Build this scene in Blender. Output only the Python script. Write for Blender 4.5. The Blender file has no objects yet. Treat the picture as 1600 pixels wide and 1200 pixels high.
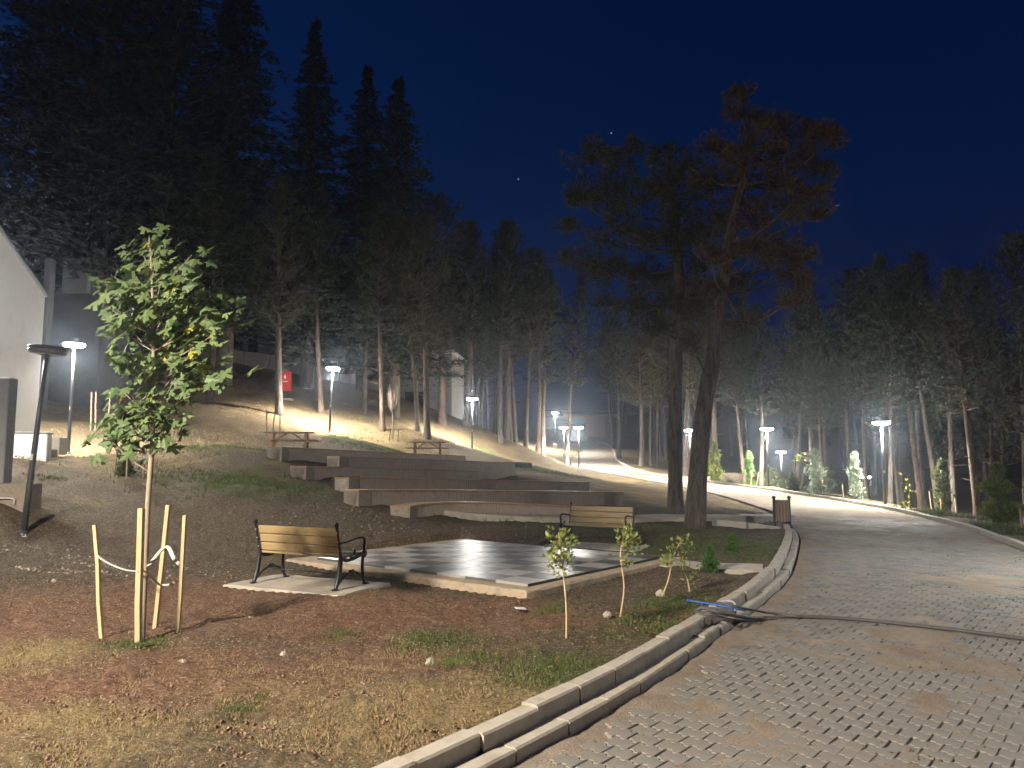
import bpy, math, random
import numpy as np
from mathutils import Vector, Matrix
random.seed(7)
rng = np.random.default_rng(11)
R = math.radians
SC = bpy.context.scene
COL = SC.collection

# ------------------------------------------------------------------ camera, sky, exposure
EYE, F, HOR = 1.9, 1200.0, 720.0
PITCH = math.atan((HOR - 600) / F)
cam_d = bpy.data.cameras.new('camera'); cam = bpy.data.objects.new('camera', cam_d); COL.objects.link(cam)
cam_d.sensor_width = 36.0; cam_d.lens = F / 1600 * 36.0
cam_d.clip_start = 0.05; cam_d.clip_end = 3000
cam.location = (0, 0, EYE); cam.rotation_euler = (R(90) + PITCH, 0, 0)
SC.camera = cam

world = bpy.data.worlds.new('World'); SC.world = world; world.use_nodes = True
wn = world.node_tree; wn.nodes.clear()
sky = wn.nodes.new('ShaderNodeTexSky'); sky.sky_type = 'NISHITA'; sky.sun_disc = False
sky.sun_elevation = R(-2.2); sky.sun_rotation = R(-75); sky.altitude = 900; sky.air_density = 1.0
sky.dust_density = 0.3; sky.ozone_density = 4.0
hsv = wn.nodes.new('ShaderNodeHueSaturation'); hsv.inputs['Saturation'].default_value = 1.4; hsv.inputs['Hue'].default_value = .488; hsv.inputs['Value'].default_value = .8
bg = wn.nodes.new('ShaderNodeBackground'); bg.inputs['Strength'].default_value = 0.15
wo = wn.nodes.new('ShaderNodeOutputWorld')
tint = wn.nodes.new('ShaderNodeMix'); tint.data_type = 'RGBA'; tint.blend_type = 'MULTIPLY'; tint.inputs[0].default_value = 1.0; tint.inputs[7].default_value = (.55, .92, 1.0, 1)
wn.links.new(sky.outputs[0], hsv.inputs['Color']); wn.links.new(hsv.outputs[0], tint.inputs[6]); wn.links.new(tint.outputs[2], bg.inputs['Color'])
wn.links.new(bg.outputs[0], wo.inputs['Surface'])

SC.view_settings.view_transform = 'Standard'; SC.view_settings.look = 'None'
SC.view_settings.gamma = 1.0; SC.view_settings.exposure = 1.5
SC.render.engine = 'CYCLES'
SC.cycles.use_denoising = True
SC.cycles.max_bounces = 4; SC.cycles.diffuse_bounces = 2; SC.cycles.glossy_bounces = 2; SC.cycles.transmission_bounces = 2
SC.cycles.use_adaptive_sampling = True; SC.cycles.adaptive_threshold = 0.03; SC.cycles.adaptive_min_samples = 16
SC.cycles.transparent_max_bounces = 6; SC.cycles.volume_bounces = 0
SC.cycles.sample_clamp_indirect = 4.0; SC.cycles.sample_clamp_direct = 0.0
SC.cycles.use_light_tree = True
LAMP_W = 2300.0

# ------------------------------------------------------------------ helpers
def at(px, py, D):
    u, v = (px - 800) / F, (600 - py) / F
    dy = math.cos(PITCH) - v * math.sin(PITCH); dz = math.sin(PITCH) + v * math.cos(PITCH)
    k = D / dy
    return Vector((u * k, D, EYE + dz * k))
def at_z(px, py, z):
    u, v = (px - 800) / F, (600 - py) / F
    dy = math.cos(PITCH) - v * math.sin(PITCH); dz = math.sin(PITCH) + v * math.cos(PITCH)
    k = (z - EYE) / dz
    return Vector((u * k, dy * k, z))
def project(x, y, z):
    z = z - EYE
    c, s = math.cos(PITCH), math.sin(PITCH)
    d = y * c + z * s; up = -y * s + z * c
    return 800 + F * x / d, 600 - F * up / d, d

def _hash(ix, iy, seed):
    h = (ix.astype(np.int64) * 374761393 + iy.astype(np.int64) * 668265263 + seed * 974711) & 0x7fffffff
    h = ((h ^ (h >> 13)) * 1274126177) & 0x7fffffff
    return ((h ^ (h >> 16)) & 0xffff) / 65535.0
def vnoise(x, y, seed=0):
    x = np.asarray(x, float); y = np.asarray(y, float)
    ix = np.floor(x); iy = np.floor(y); fx = x - ix; fy = y - iy
    fx = fx * fx * (3 - 2 * fx); fy = fy * fy * (3 - 2 * fy)
    a = _hash(ix, iy, seed); b = _hash(ix + 1, iy, seed); c = _hash(ix, iy + 1, seed); d = _hash(ix + 1, iy + 1, seed)
    return (a * (1 - fx) + b * fx) * (1 - fy) + (c * (1 - fx) + d * fx) * fy
def fbm(x, y, seed=0, octs=4):
    s = 0; a = 0.5; t = 0
    for o in range(octs):
        s = s + a * vnoise(x * 2 ** o, y * 2 ** o, seed + o); t += a; a *= 0.5
    return s / t
def sstep(a, b, x):
    t = np.clip((x - a) / (b - a), 0, 1); return t * t * (3 - 2 * t)

class MB:
    def __init__(self): self.v = []; self.f = []
    def quad_strip(self, rings, closed=True, caps=True):
        n = len(rings[0]); b = len(self.v)
        for r in rings: self.v += [tuple(p) for p in r]
        for i in range(len(rings) - 1):
            for j in range(n if closed else n - 1):
                k = (j + 1) % n
                self.f.append((b + i * n + j, b + i * n + k, b + (i + 1) * n + k, b + (i + 1) * n + j))
        if caps and closed:
            self.f.append(tuple(b + j for j in range(n))[::-1])
            self.f.append(tuple(b + (len(rings) - 1) * n + j for j in range(n)))
        return self
    def tube(self, pts, rad, n=8, flat=None):
        pts = [Vector(p) for p in pts]
        if not hasattr(rad, '__len__'): rad = [rad] * len(pts)
        rings = []; prev = None
        for i, p in enumerate(pts):
            t = (pts[min(i + 1, len(pts) - 1)] - pts[max(i - 1, 0)]).normalized()
            if prev is None:
                a = t.orthogonal().normalized() if abs(t.z) > 0.9 else t.cross(Vector((0, 0, 1))).normalized()
            else:
                a = (prev - t * prev.dot(t)).normalized()
            prev = a; b = t.cross(a)
            fa, fb = (flat or (1, 1))
            rings.append([p + (a * math.cos(2 * math.pi * j / n) * fa + b * math.sin(2 * math.pi * j / n) * fb) * rad[i] for j in range(n)])
        return self.quad_strip(rings)
    def box(self, c, s, rot=None, bev=0.0):
        c = Vector(c); h = Vector(s) / 2; M = rot or Matrix.Identity(3)
        if bev <= 0:
            vs = [Vector((x, y, z)) for z in (-h.z, h.z) for x, y in ((-h.x, -h.y), (h.x, -h.y), (h.x, h.y), (-h.x, h.y))]
            b = len(self.v); self.v += [tuple(c + M @ q) for q in vs]
            for q in ((3, 2, 1, 0), (4, 5, 6, 7), (0, 1, 5, 4), (1, 2, 6, 5), (2, 3, 7, 6), (3, 0, 4, 7)):
                self.f.append(tuple(b + i for i in q))
            return self
        def ring(k, z):
            x, y = h.x - k, h.y - k
            return [c + M @ Vector((a, d, z)) for a, d in ((-x + bev, -y), (x - bev, -y), (x, -y + bev), (x, y - bev), (x - bev, y), (-x + bev, y), (-x, y - bev), (-x, -y + bev))]
        return self.quad_strip([ring(bev, -h.z), ring(0, -h.z + bev), ring(0, h.z - bev), ring(bev, h.z)])
    def beam(self, a, b, w, t, up=(0, 0, 1)):
        a = Vector(a); b = Vector(b); d = (b - a); L = d.length; d.normalize()
        s = d.cross(Vector(up)).normalized(); u = s.cross(d)
        M = Matrix((d, s, u)).transposed()
        return self.box((a + b) / 2, (L, w, t), M, min(w, t) * 0.12)
    def lathe(self, c, prof, n=20):
        c = Vector(c)
        return self.quad_strip([[c + Vector((r * math.cos(2 * math.pi * j / n), r * math.sin(2 * math.pi * j / n), z)) for j in range(n)] for r, z in prof])
    def prism(self, poly, z0, z1):
        return self.quad_strip([[Vector((p[0], p[1], z0)) for p in poly], [Vector((p[0], p[1], z1)) for p in poly]])
    def mesh(self, name, mat=None, smooth=False):
        m = bpy.data.meshes.new(name); m.from_pydata(self.v, [], self.f); m.update()
        if mat: m.materials.append(mat)
        if smooth: m.polygons.foreach_set('use_smooth', [True] * len(m.polygons))
        return m
    def build(self, name, mat, parent=None, smooth=False, **kw):
        return link(name, self.mesh(name, mat, smooth), parent, **kw)

def link(name, data, parent=None, loc=None, rotz=None, **tags):
    o = bpy.data.objects.new(name, data); COL.objects.link(o)
    if parent is not None: o.parent = parent
    if loc is not None: o.location = loc
    if rotz is not None: o.rotation_euler = (0, 0, rotz)
    for k, v in tags.items():
        if v is not None: o[k] = v
    return o
def thing(name, label, category, loc=(0, 0, 0), rotz=0, group=None):
    return link(name, None, None, loc, rotz, label=label, category=category, group=group)
def tag(o, label, category=None, group=None, kind=None):
    o['label'] = label
    if category: o['category'] = category
    if group: o['group'] = group
    if kind: o['kind'] = kind
    return o
def dup(root, loc, rot=(0, 0, 0), scale=1.0, label=None, group=None):
    r = root.copy(); COL.objects.link(r); r.location = loc; r.rotation_euler = rot
    r.scale = (scale,) * 3 if not hasattr(scale, '__len__') else scale
    if label: r['label'] = label
    if group: r['group'] = group
    for ch in root.children:
        c = ch.copy(); COL.objects.link(c); c.parent = r
        for g in ch.children:
            d = g.copy(); COL.objects.link(d); d.parent = c
    return r
def np_mesh(name, V, Fc, mat=None, smooth=False):
    V = np.asarray(V, np.float32); Fc = np.asarray(Fc, np.int32); k = Fc.shape[1]
    m = bpy.data.meshes.new(name)
    m.vertices.add(len(V)); m.vertices.foreach_set('co', V.ravel())
    m.loops.add(Fc.size); m.loops.foreach_set('vertex_index', Fc.ravel())
    m.polygons.add(len(Fc)); m.polygons.foreach_set('loop_start', np.arange(0, Fc.size, k, dtype=np.int32))
    m.polygons.foreach_set('loop_total', np.full(len(Fc), k, np.int32))
    if smooth: m.polygons.foreach_set('use_smooth', np.ones(len(Fc), bool))
    m.update(calc_edges=True); m.validate()
    if mat: m.materials.append(mat)
    return m
def unit(a): return a / np.maximum(np.linalg.norm(a, axis=-1, keepdims=True), 1e-9)

# ------------------------------------------------------------------ materials
class NT:
    def __init__(self, name, rough=0.8, spec=0.3):
        self.m = bpy.data.materials.new(name); self.m.use_nodes = True
        self.t = self.m.node_tree; self.b = self.t.nodes['Principled BSDF']
        self.b.inputs['Roughness'].default_value = rough; self.b.inputs['Specular IOR Level'].default_value = spec
        self.co = self.t.nodes.new('ShaderNodeTexCoord')
    def n(self, t, **kw):
        x = self.t.nodes.new(t)
        for k, v in kw.items():
            if k in x.inputs: x.inputs[k].default_value = v
            else: setattr(x, k, v)
        return x
    def L(self, a, b): self.t.links.new(a, b)
    def noise(self, scale, detail=4, rough=0.6, vec=None, dist=0.0, stretch=None):
        x = self.n('ShaderNodeTexNoise'); x.inputs['Scale'].default_value = scale; x.inputs['Detail'].default_value = detail
        x.inputs['Roughness'].default_value = rough; x.inputs['Distortion'].default_value = dist
        v = vec or self.co.outputs['Object']
        if stretch:
            mp = self.n('ShaderNodeMapping'); mp.inputs['Scale'].default_value = stretch; self.L(v, mp.inputs[0]); v = mp.outputs[0]
        self.L(v, x.inputs['Vector']); return x.outputs['Fac']
    def ramp(self, fac, stops):
        r = self.n('ShaderNodeValToRGB'); e = r.color_ramp.elements
        while len(e) < len(stops): e.new(0.5)
        for el, (p, c) in zip(e, stops): el.position = p; el.color = (*c, 1)
        self.L(fac, r.inputs[0]); return r.outputs[0]
    def mix(self, fac, a, b, mode='MIX'):
        x = self.n('ShaderNodeMix', data_type='RGBA', blend_type=mode)
        for s, v in ((0, fac), (6, a), (7, b)):
            if hasattr(v, 'is_linked') or hasattr(v, 'links'): self.L(v, x.inputs[s])
            else: x.inputs[s].default_value = v if s == 0 else (*v, 1)
        return x.outputs[2]
    def math(self, op, a, b=None):
        x = self.n('ShaderNodeMath', operation=op)
        for s, v in ((0, a), (1, b)):
            if v is None: continue
            if hasattr(v, 'links'): self.L(v, x.inputs[s])
            else: x.inputs[s].default_value = v
        return x.outputs[0]
    def color(self, c):
        if hasattr(c, 'links'): self.L(c, self.b.inputs['Base Color'])
        else: self.b.inputs['Base Color'].default_value = (*c, 1)
        return self
    def bump(self, h, strength=0.5, dist=0.02):
        x = self.n('ShaderNodeBump'); x.inputs['Strength'].default_value = strength; x.inputs['Distance'].default_value = dist
        self.L(h, x.inputs['Height']); self.L(x.outputs[0], self.b.inputs['Normal']); return self
def mottled(name, c1, c2, scale=6, rough=0.8, bump=0.3, bscale=40, spec=0.3, bdist=0.01, stretch=None, c3=None):
    t = NT(name, rough, spec)
    f = t.noise(scale, 6, 0.65, stretch=stretch)
    t.color(t.ramp(f, [(0.3, c1), (0.52, c2), (0.75, c3 or c1)]))
    if bump: t.bump(t.noise(bscale, 5, 0.7, stretch=stretch), bump, bdist)
    return t.m
def leafmat(name, stops, trans=0.25, rough=0.6):
    t = NT(name, rough, 0.25)
    g = t.n('ShaderNodeNewGeometry'); oi = t.n('ShaderNodeObjectInfo')
    nz = t.noise(0.5, 3, 0.6)
    f = t.math('ADD', t.math('MULTIPLY', g.outputs['Random Per Island'], 0.55), t.math('MULTIPLY', nz, 0.35))
    f = t.math('ADD', f, t.math('MULTIPLY', oi.outputs['Random'], 0.15))
    c = t.ramp(f, stops); t.color(c)
    if trans <= 0: return t.m
    tr = t.n('ShaderNodeBsdfTranslucent'); t.L(c, tr.inputs[0])
    ms = t.n('ShaderNodeMixShader'); ms.inputs[0].default_value = trans
    t.L(t.b.outputs[0], ms.inputs[1]); t.L(tr.outputs[0], ms.inputs[2])
    t.L(ms.outputs[0], t.t.nodes['Material Output'].inputs['Surface'])
    return t.m
def bark(name, c1, c2, c3, sc=9.0):
    t = NT(name, 0.92, 0.12)
    f = t.noise(sc, 8, 0.75, stretch=(1, 1, 0.18), dist=0.6); big = t.noise(1.6, 4, 0.6)
    w = t.noise(sc * 1.6, 5, 0.7, stretch=(1, 1, 0.1), dist=1.2)
    c = t.ramp(f, [(0.3, c1), (0.5, c2), (0.72, c3)])
    c = t.mix(0.75, c, t.ramp(w, [(0.36, (0.35, 0.33, 0.31)), (0.52, (1, 1, 1))]), 'MULTIPLY')
    c = t.mix(0.6, c, t.ramp(big, [(0.3, (0.6, 0.6, 0.62)), (0.7, (1.25, 1.2, 1.12))]), 'MULTIPLY')
    t.color(c); t.bump(t.math('ADD', w, t.math('MULTIPLY', f, 0.6)), 1.0, 0.07)
    return t.m

M = {}
M['bark'] = bark('pine_bark', (0.085, 0.073, 0.062), (0.155, 0.132, 0.112), (0.25, 0.21, 0.175))
M['bark_red'] = bark('pine_bark_red', (0.095, 0.07, 0.054), (0.175, 0.13, 0.098), (0.27, 0.2, 0.15))
M['twig'] = mottled('twig', (0.16, 0.12, 0.09), (0.22, 0.17, 0.13), 8)
M['maple_bark'] = mottled('maple_bark', (0.24, 0.195, 0.14), (0.34, 0.285, 0.21), 10, 0.8, 0.3, 60, 0.2, 0.004, (4, 4, 1))
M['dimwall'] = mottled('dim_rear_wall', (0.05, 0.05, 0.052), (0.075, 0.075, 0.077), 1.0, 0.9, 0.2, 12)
M['needle'] = leafmat('pine_needles', [(0.1, (0.016, 0.028, 0.014)), (0.5, (0.035, 0.055, 0.024)), (0.9, (0.07, 0.08, 0.035))], 0.0)
M['needle_olive'] = leafmat('olive_needles', [(0.1, (0.03, 0.036, 0.016)), (0.5, (0.06, 0.068, 0.03)), (0.9, (0.12, 0.105, 0.05))], 0.0)
M['needle_brown'] = leafmat('dry_brown_needles', [(0.1, (0.045, 0.034, 0.02)), (0.5, (0.095, 0.068, 0.038)), (0.9, (0.15, 0.105, 0.06))], 0.0)
M['cedar'] = leafmat('cedar_needles', [(0.1, (0.012, 0.02, 0.016)), (0.5, (0.025, 0.036, 0.028)), (0.9, (0.04, 0.05, 0.036))], 0.0)
M['maple'] = leafmat('maple_leaf', [(0.1, (0.085, 0.14, 0.065)), (0.5, (0.13, 0.19, 0.08)), (0.85, (0.2, 0.255, 0.1))], 0.3, 0.5)
M['maple_yellow'] = leafmat('maple_leaf_yellow', [(0.1, (0.3, 0.3, 0.06)), (0.9, (0.42, 0.38, 0.08))], 0.3, 0.5)
M['young_leaf'] = leafmat('young_leaf', [(0.1, (0.16, 0.21, 0.06)), (0.5, (0.25, 0.29, 0.085)), (0.9, (0.38, 0.38, 0.12))], 0.35, 0.5)
M['thuja'] = leafmat('thuja_leaf', [(0.1, (0.045, 0.1, 0.028)), (0.5, (0.085, 0.17, 0.042)), (0.9, (0.15, 0.26, 0.065))], 0.2)
M['thuja_gold'] = leafmat('golden_thuja_leaf', [(0.1, (0.085, 0.12, 0.02)), (0.5, (0.16, 0.2, 0.035)), (0.9, (0.27, 0.29, 0.06))], 0.25)
M['spruce_grey'] = leafmat('grey_spruce_leaf', [(0.1, (0.13, 0.17, 0.12)), (0.5, (0.2, 0.25, 0.18)), (0.9, (0.28, 0.33, 0.24))], 0.15)
M['yellow_leaf'] = leafmat('yellow_leaf', [(0.1, (0.45, 0.42, 0.05)), (0.9, (0.6, 0.52, 0.08))], 0.3)
M['undergrowth'] = leafmat('undergrowth_leaf', [(0.1, (0.04, 0.06, 0.025)), (0.5, (0.09, 0.11, 0.05)), (0.9, (0.15, 0.16, 0.08))], 0.2)
M['grass'] = leafmat('green_grass', [(0.1, (0.05, 0.08, 0.022)), (0.5, (0.09, 0.125, 0.035)), (0.9, (0.2, 0.2, 0.08))], 0.2)
M['straw'] = leafmat('dry_grass', [(0.1, (0.2, 0.14, 0.07)), (0.5, (0.32, 0.24, 0.13)), (0.9, (0.45, 0.37, 0.22))], 0.2)
M['clod'] = leafmat('soil_clod', [(0.1, (0.13, 0.075, 0.05)), (0.5, (0.21, 0.13, 0.085)), (0.75, (0.28, 0.19, 0.125)), (0.9, (0.4, 0.33, 0.25))], 0.0, 0.95)
M['crumb'] = leafmat('dark_soil_crumb', [(0.1, (0.07, 0.05, 0.036)), (0.5, (0.13, 0.095, 0.07)), (0.9, (0.22, 0.17, 0.13))], 0.0, 0.95)
M['gravel'] = leafmat('pale_gravel', [(0.1, (0.16, 0.13, 0.1)), (0.5, (0.28, 0.24, 0.19)), (0.9, (0.5, 0.46, 0.4))], 0.0, 0.95)
M['paleStone'] = mottled('pale_stone', (0.27, 0.235, 0.19), (0.38, 0.34, 0.28), 18, 0.9, 0.6, 30)
M['wood'] = mottled('bench_wood', (0.28, 0.195, 0.095), (0.4, 0.295, 0.15), 5, 0.55, 0.15, 60, 0.3, 0.004, (0.35, 6, 6), (0.33, 0.235, 0.12))
M['stake'] = mottled('raw_stake_wood', (0.5, 0.37, 0.2), (0.62, 0.49, 0.29), 9, 0.8, 0.3, 50, 0.2, 0.004, (5, 5, 0.5), (0.4, 0.29, 0.16))
M['old_stake'] = mottled('weathered_stake_wood', (0.22, 0.16, 0.1), (0.32, 0.24, 0.16), 9, 0.9, 0.3, 50, 0.2, 0.004, (5, 5, 0.5))
M['clad'] = mottled('composite_cladding', (0.32, 0.255, 0.2), (0.39, 0.32, 0.255), 3, 0.6, 0.15, 60, 0.3, 0.003)
M['clad_top'] = mottled('composite_seat', (0.3, 0.17, 0.09), (0.38, 0.23, 0.13), 3, 0.55, 0.2, 40, 0.3, 0.003)
M['table'] = mottled('picnic_wood', (0.2, 0.12, 0.07), (0.3, 0.19, 0.11), 6, 0.65, 0.2, 50, 0.3, 0.004, (0.5, 6, 6))
M['pavwood'] = mottled('pavilion_wood', (0.32, 0.15, 0.06), (0.42, 0.21, 0.09), 5, 0.6, 0.1, 40)
M['iron'] = mottled('black_cast_iron', (0.012, 0.012, 0.013), (0.02, 0.02, 0.021), 30, 0.42, 0.25, 120, 0.5, 0.002)
M['pole'] = mottled('grey_pole_paint', (0.03, 0.033, 0.04), (0.042, 0.045, 0.052), 12, 0.4, 0.05, 80, 0.5)
M['galv'] = mottled('galvanised_steel', (0.4, 0.41, 0.42), (0.52, 0.53, 0.54), 20, 0.4, 0.1, 80, 0.5)
M['conc'] = mottled('rough_concrete', (0.36, 0.31, 0.25), (0.48, 0.43, 0.36), 3.5, 0.9, 0.7, 22, 0.2, 0.02, None, (0.3, 0.24, 0.18))
M['conc_side'] = mottled('stained_concrete', (0.3, 0.24, 0.17), (0.45, 0.37, 0.27), 5, 0.9, 0.9, 16, 0.2, 0.03, None, (0.36, 0.22, 0.13))
M['conc_dim'] = mottled('weathered_concrete', (0.2, 0.165, 0.125), (0.3, 0.255, 0.2), 5, 0.9, 0.9, 16, 0.2, 0.03)
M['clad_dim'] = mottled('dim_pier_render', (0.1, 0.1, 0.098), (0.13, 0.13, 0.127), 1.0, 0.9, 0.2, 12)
M['kerb'] = mottled('kerb_concrete', (0.34, 0.3, 0.25), (0.44, 0.4, 0.335), 4, 0.88, 0.5, 45, 0.2, 0.01, None, (0.3, 0.255, 0.2))
M['paver'] = None
M['render'] = mottled('white_render', (0.66, 0.64, 0.6), (0.74, 0.72, 0.68), 1.2, 0.85, 0.15, 60, 0.2, 0.004)
M['greywall'] = mottled('grey_render', (0.2, 0.2, 0.205), (0.26, 0.26, 0.265), 1.5, 0.8, 0.15, 40, 0.2, 0.004)
M['farwall'] = mottled('stone_grey_wall', (0.13, 0.12, 0.11), (0.19, 0.175, 0.16), 1.0, 0.9, 0.3, 12)
M['panel'] = mottled('pale_facade_panel', (0.24, 0.23, 0.21), (0.3, 0.29, 0.27), 1.0, 0.7, 0.1, 30)
M['dark'] = mottled('dark_opening', (0.012, 0.012, 0.014), (0.02, 0.02, 0.022), 4, 0.4, 0)
M['red'] = mottled('red_enamel', (0.5, 0.015, 0.02), (0.58, 0.025, 0.03), 4, 0.35, 0.0, 40, 0.5)
M['white'] = mottled('white_paint', (0.78, 0.78, 0.78), (0.82, 0.82, 0.82), 4, 0.5, 0)
M['strap'] = mottled('cloth_strap', (0.5, 0.45, 0.38), (0.6, 0.55, 0.48), 20, 0.9, 0.4, 120, 0.1, 0.003)
M['cable'] = mottled('grey_cable', (0.06, 0.06, 0.062), (0.09, 0.09, 0.09), 14, 0.55, 0.1, 80)
M['conduit'] = mottled('pale_conduit', (0.3, 0.31, 0.32), (0.38, 0.39, 0.4), 14, 0.5, 0.1, 80)
M['bluepipe'] = mottled('blue_pipe', (0.04, 0.1, 0.36), (0.05, 0.13, 0.42), 14, 0.4, 0)
M['plastic'] = mottled('litter_plastic', (0.6, 0.62, 0.66), (0.7, 0.72, 0.75), 14, 0.4, 0)
M['tileA'] = None
def emis(name, col, st):
    t = NT(name); t.b.inputs['Emission Color'].default_value = (*col, 1); t.b.inputs['Emission Strength'].default_value = st
    t.color((0.8, 0.8, 0.8)); return t.m
M['led'] = emis('lit_led_panel', (0.9, 0.96, 1.0), 120.0)
M['led_off'] = mottled('unlit_led_panel', (0.12, 0.12, 0.12), (0.16, 0.16, 0.16), 6, 0.3, 0)
M['star'] = emis('starlight', (0.8, 0.85, 1.0), 0.12)
def tile(name, c1, c2):
    t = NT(name, 0.2, 0.5)
    f = t.noise(4, 5, 0.6); t.color(t.ramp(f, [(0.3, c1), (0.7, c2)]))
    r = t.n('ShaderNodeMapRange'); r.inputs['To Min'].default_value = 0.23; r.inputs['To Max'].default_value = 0.45
    t.L(t.noise(2.6, 6, 0.7), r.inputs[0]); t.L(r.outputs[0], t.b.inputs['Roughness'])
    t.bump(t.noise(9, 3, 0.5), 0.12, 0.01); return t.m
M['tileA'] = tile('light_polished_tile', (0.31, 0.3, 0.285), (0.38, 0.37, 0.35))
M['tileB'] = tile('dark_polished_tile', (0.075, 0.075, 0.074), (0.115, 0.114, 0.112))
def paver_mat():
    t = NT('grey_paver', 0.82, 0.25)
    oi = t.n('ShaderNodeNewGeometry')
    f = t.noise(3.0, 6, 0.65); g = t.noise(70, 3, 0.6)
    base = t.ramp(t.math('ADD', t.math('MULTIPLY', oi.outputs['Random Per Island'], 0.4), t.math('MULTIPLY', f, 0.6)),
                  [(0.2, (0.13, 0.128, 0.118)), (0.5, (0.195, 0.19, 0.175)), (0.8, (0.25, 0.24, 0.22))])
    dust = t.ramp(t.noise(1.1, 6, 0.7), [(0.42, (0, 0, 0)), (0.68, (1, 1, 1))])
    c = t.mix(t.math('MULTIPLY', dust, 0.7), base, (0.27, 0.228, 0.182))
    c = t.mix(0.35, c, t.ramp(g, [(0.3, (0.55, 0.55, 0.55)), (0.7, (1.2, 1.2, 1.2))]), 'MULTIPLY')
    t.color(c); t.bump(g, 0.35, 0.006); return t.m
M['paver'] = paver_mat()
def sand_mat():
    t = NT('road_sand', 0.95, 0.1)
    f = t.noise(1.3, 7, 0.7); g = t.noise(45, 4, 0.7); st = t.noise(2.0, 5, 0.6, dist=0.8, stretch=(1, 0.35, 1))
    c = t.ramp(f, [(0.3, (0.21, 0.17, 0.13)), (0.5, (0.29, 0.24, 0.188)), (0.7, (0.37, 0.318, 0.258))])
    c = t.mix(t.math('MULTIPLY', t.ramp(st, [(0.5, (0, 0, 0)), (0.66, (1, 1, 1))]), 0.55), c, (0.22, 0.155, 0.115))
    c = t.mix(0.6, c, t.ramp(g, [(0.3, (0.6, 0.6, 0.6)), (0.7, (1.15, 1.15, 1.15))]), 'MULTIPLY')
    t.color(c); t.bump(t.math('ADD', g, t.math('MULTIPLY', st, 0.6)), 0.7, 0.02); return t.m
M['sand'] = sand_mat()
def ground_mat():
    t = NT('soil_and_dry_grass', 0.95, 0.1)
    a = t.n('ShaderNodeVertexColor', layer_name='cover'); s = t.n('ShaderNodeSeparateColor'); t.L(a.outputs[0], s.inputs[0])
    f = t.noise(1.7, 7, 0.7); g = t.noise(16, 6, 0.75); k = t.noise(60, 4, 0.75); bl = t.noise(6, 5, 0.7)
    grey = t.ramp(g, [(0.3, (0.085, 0.062, 0.042)), (0.5, (0.15, 0.115, 0.078)), (0.72, (0.25, 0.205, 0.15))])
    litter = t.ramp(g, [(0.3, (0.12, 0.08, 0.045)), (0.5, (0.22, 0.155, 0.09)), (0.72, (0.34, 0.26, 0.165))])
    red = t.ramp(g, [(0.28, (0.11, 0.05, 0.032)), (0.45, (0.215, 0.122, 0.077)), (0.6, (0.295, 0.185, 0.123)), (0.75, (0.42, 0.3, 0.2))])
    straw = t.ramp(g, [(0.3, (0.2, 0.14, 0.07)), (0.5, (0.34, 0.255, 0.125)), (0.72, (0.47, 0.38, 0.215))])
    green = t.ramp(g, [(0.3, (0.05, 0.065, 0.022)), (0.5, (0.095, 0.115, 0.04)), (0.72, (0.2, 0.18, 0.085))])
    def mask(ch, sharp=0.16):
        m = t.math('ADD', ch, t.math('MULTIPLY', t.math('SUBTRACT', t.math('ADD', t.math('MULTIPLY', f, 0.5), t.math('MULTIPLY', bl, 0.5)), 0.5), 1.3))
        r = t.n('ShaderNodeMapRange', interpolation_type='SMOOTHSTEP'); r.inputs['From Min'].default_value = 0.5 - sharp; r.inputs['From Max'].default_value = 0.5 + sharp
        t.L(m, r.inputs[0]); return r.outputs[0]
    geo = t.n('ShaderNodeSeparateXYZ'); t.L(t.co.outputs['Object'], geo.inputs[0])
    up = t.n('ShaderNodeMapRange'); up.inputs['From Min'].default_value = 26; up.inputs['From Max'].default_value = 34; t.L(geo.outputs[1], up.inputs[0])
    grey = t.mix(up.outputs[0], grey, litter)
    c = t.mix(mask(s.outputs[0], 0.3), grey, red)
    c = t.mix(mask(s.outputs[2], 0.3), c, straw)
    c = t.mix(mask(s.outputs[1], 0.2), c, green)
    c = t.mix(0.7, c, t.ramp(k, [(0.3, (0.5, 0.5, 0.5)), (0.55, (1, 1, 1)), (0.75, (1.45, 1.4, 1.3))]), 'MULTIPLY')
    vo = t.n('ShaderNodeTexVoronoi'); vo.inputs['Scale'].default_value = 38; t.L(t.co.outputs['Object'], vo.inputs['Vector'])
    sx = t.n('ShaderNodeSeparateColor'); t.L(vo.outputs['Color'], sx.inputs[0])
    fleck = t.math('MULTIPLY', t.math('GREATER_THAN', sx.outputs[0], 0.8), t.math('LESS_THAN', vo.outputs['Distance'], 0.42))
    c = t.mix(t.math('MULTIPLY', fleck, 0.7), c, (0.46, 0.38, 0.27))
    pit = t.math('MULTIPLY', t.math('LESS_THAN', sx.outputs[0], 0.22), t.math('LESS_THAN', vo.outputs['Distance'], 0.5))
    c = t.mix(t.math('MULTIPLY', pit, 0.55), c, (0.07, 0.045, 0.03))
    t.color(c)
    hh = t.math('ADD', t.math('MULTIPLY', g, 1.0), t.math('MULTIPLY', k, 0.5)); hh = t.math('ADD', hh, t.math('MULTIPLY', fleck, 0.5)); hh = t.math('SUBTRACT', hh, t.math('MULTIPLY', pit, 0.4))
    t.bump(hh, 1.0, 0.06); return t.m
M['ground'] = ground_mat()

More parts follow.
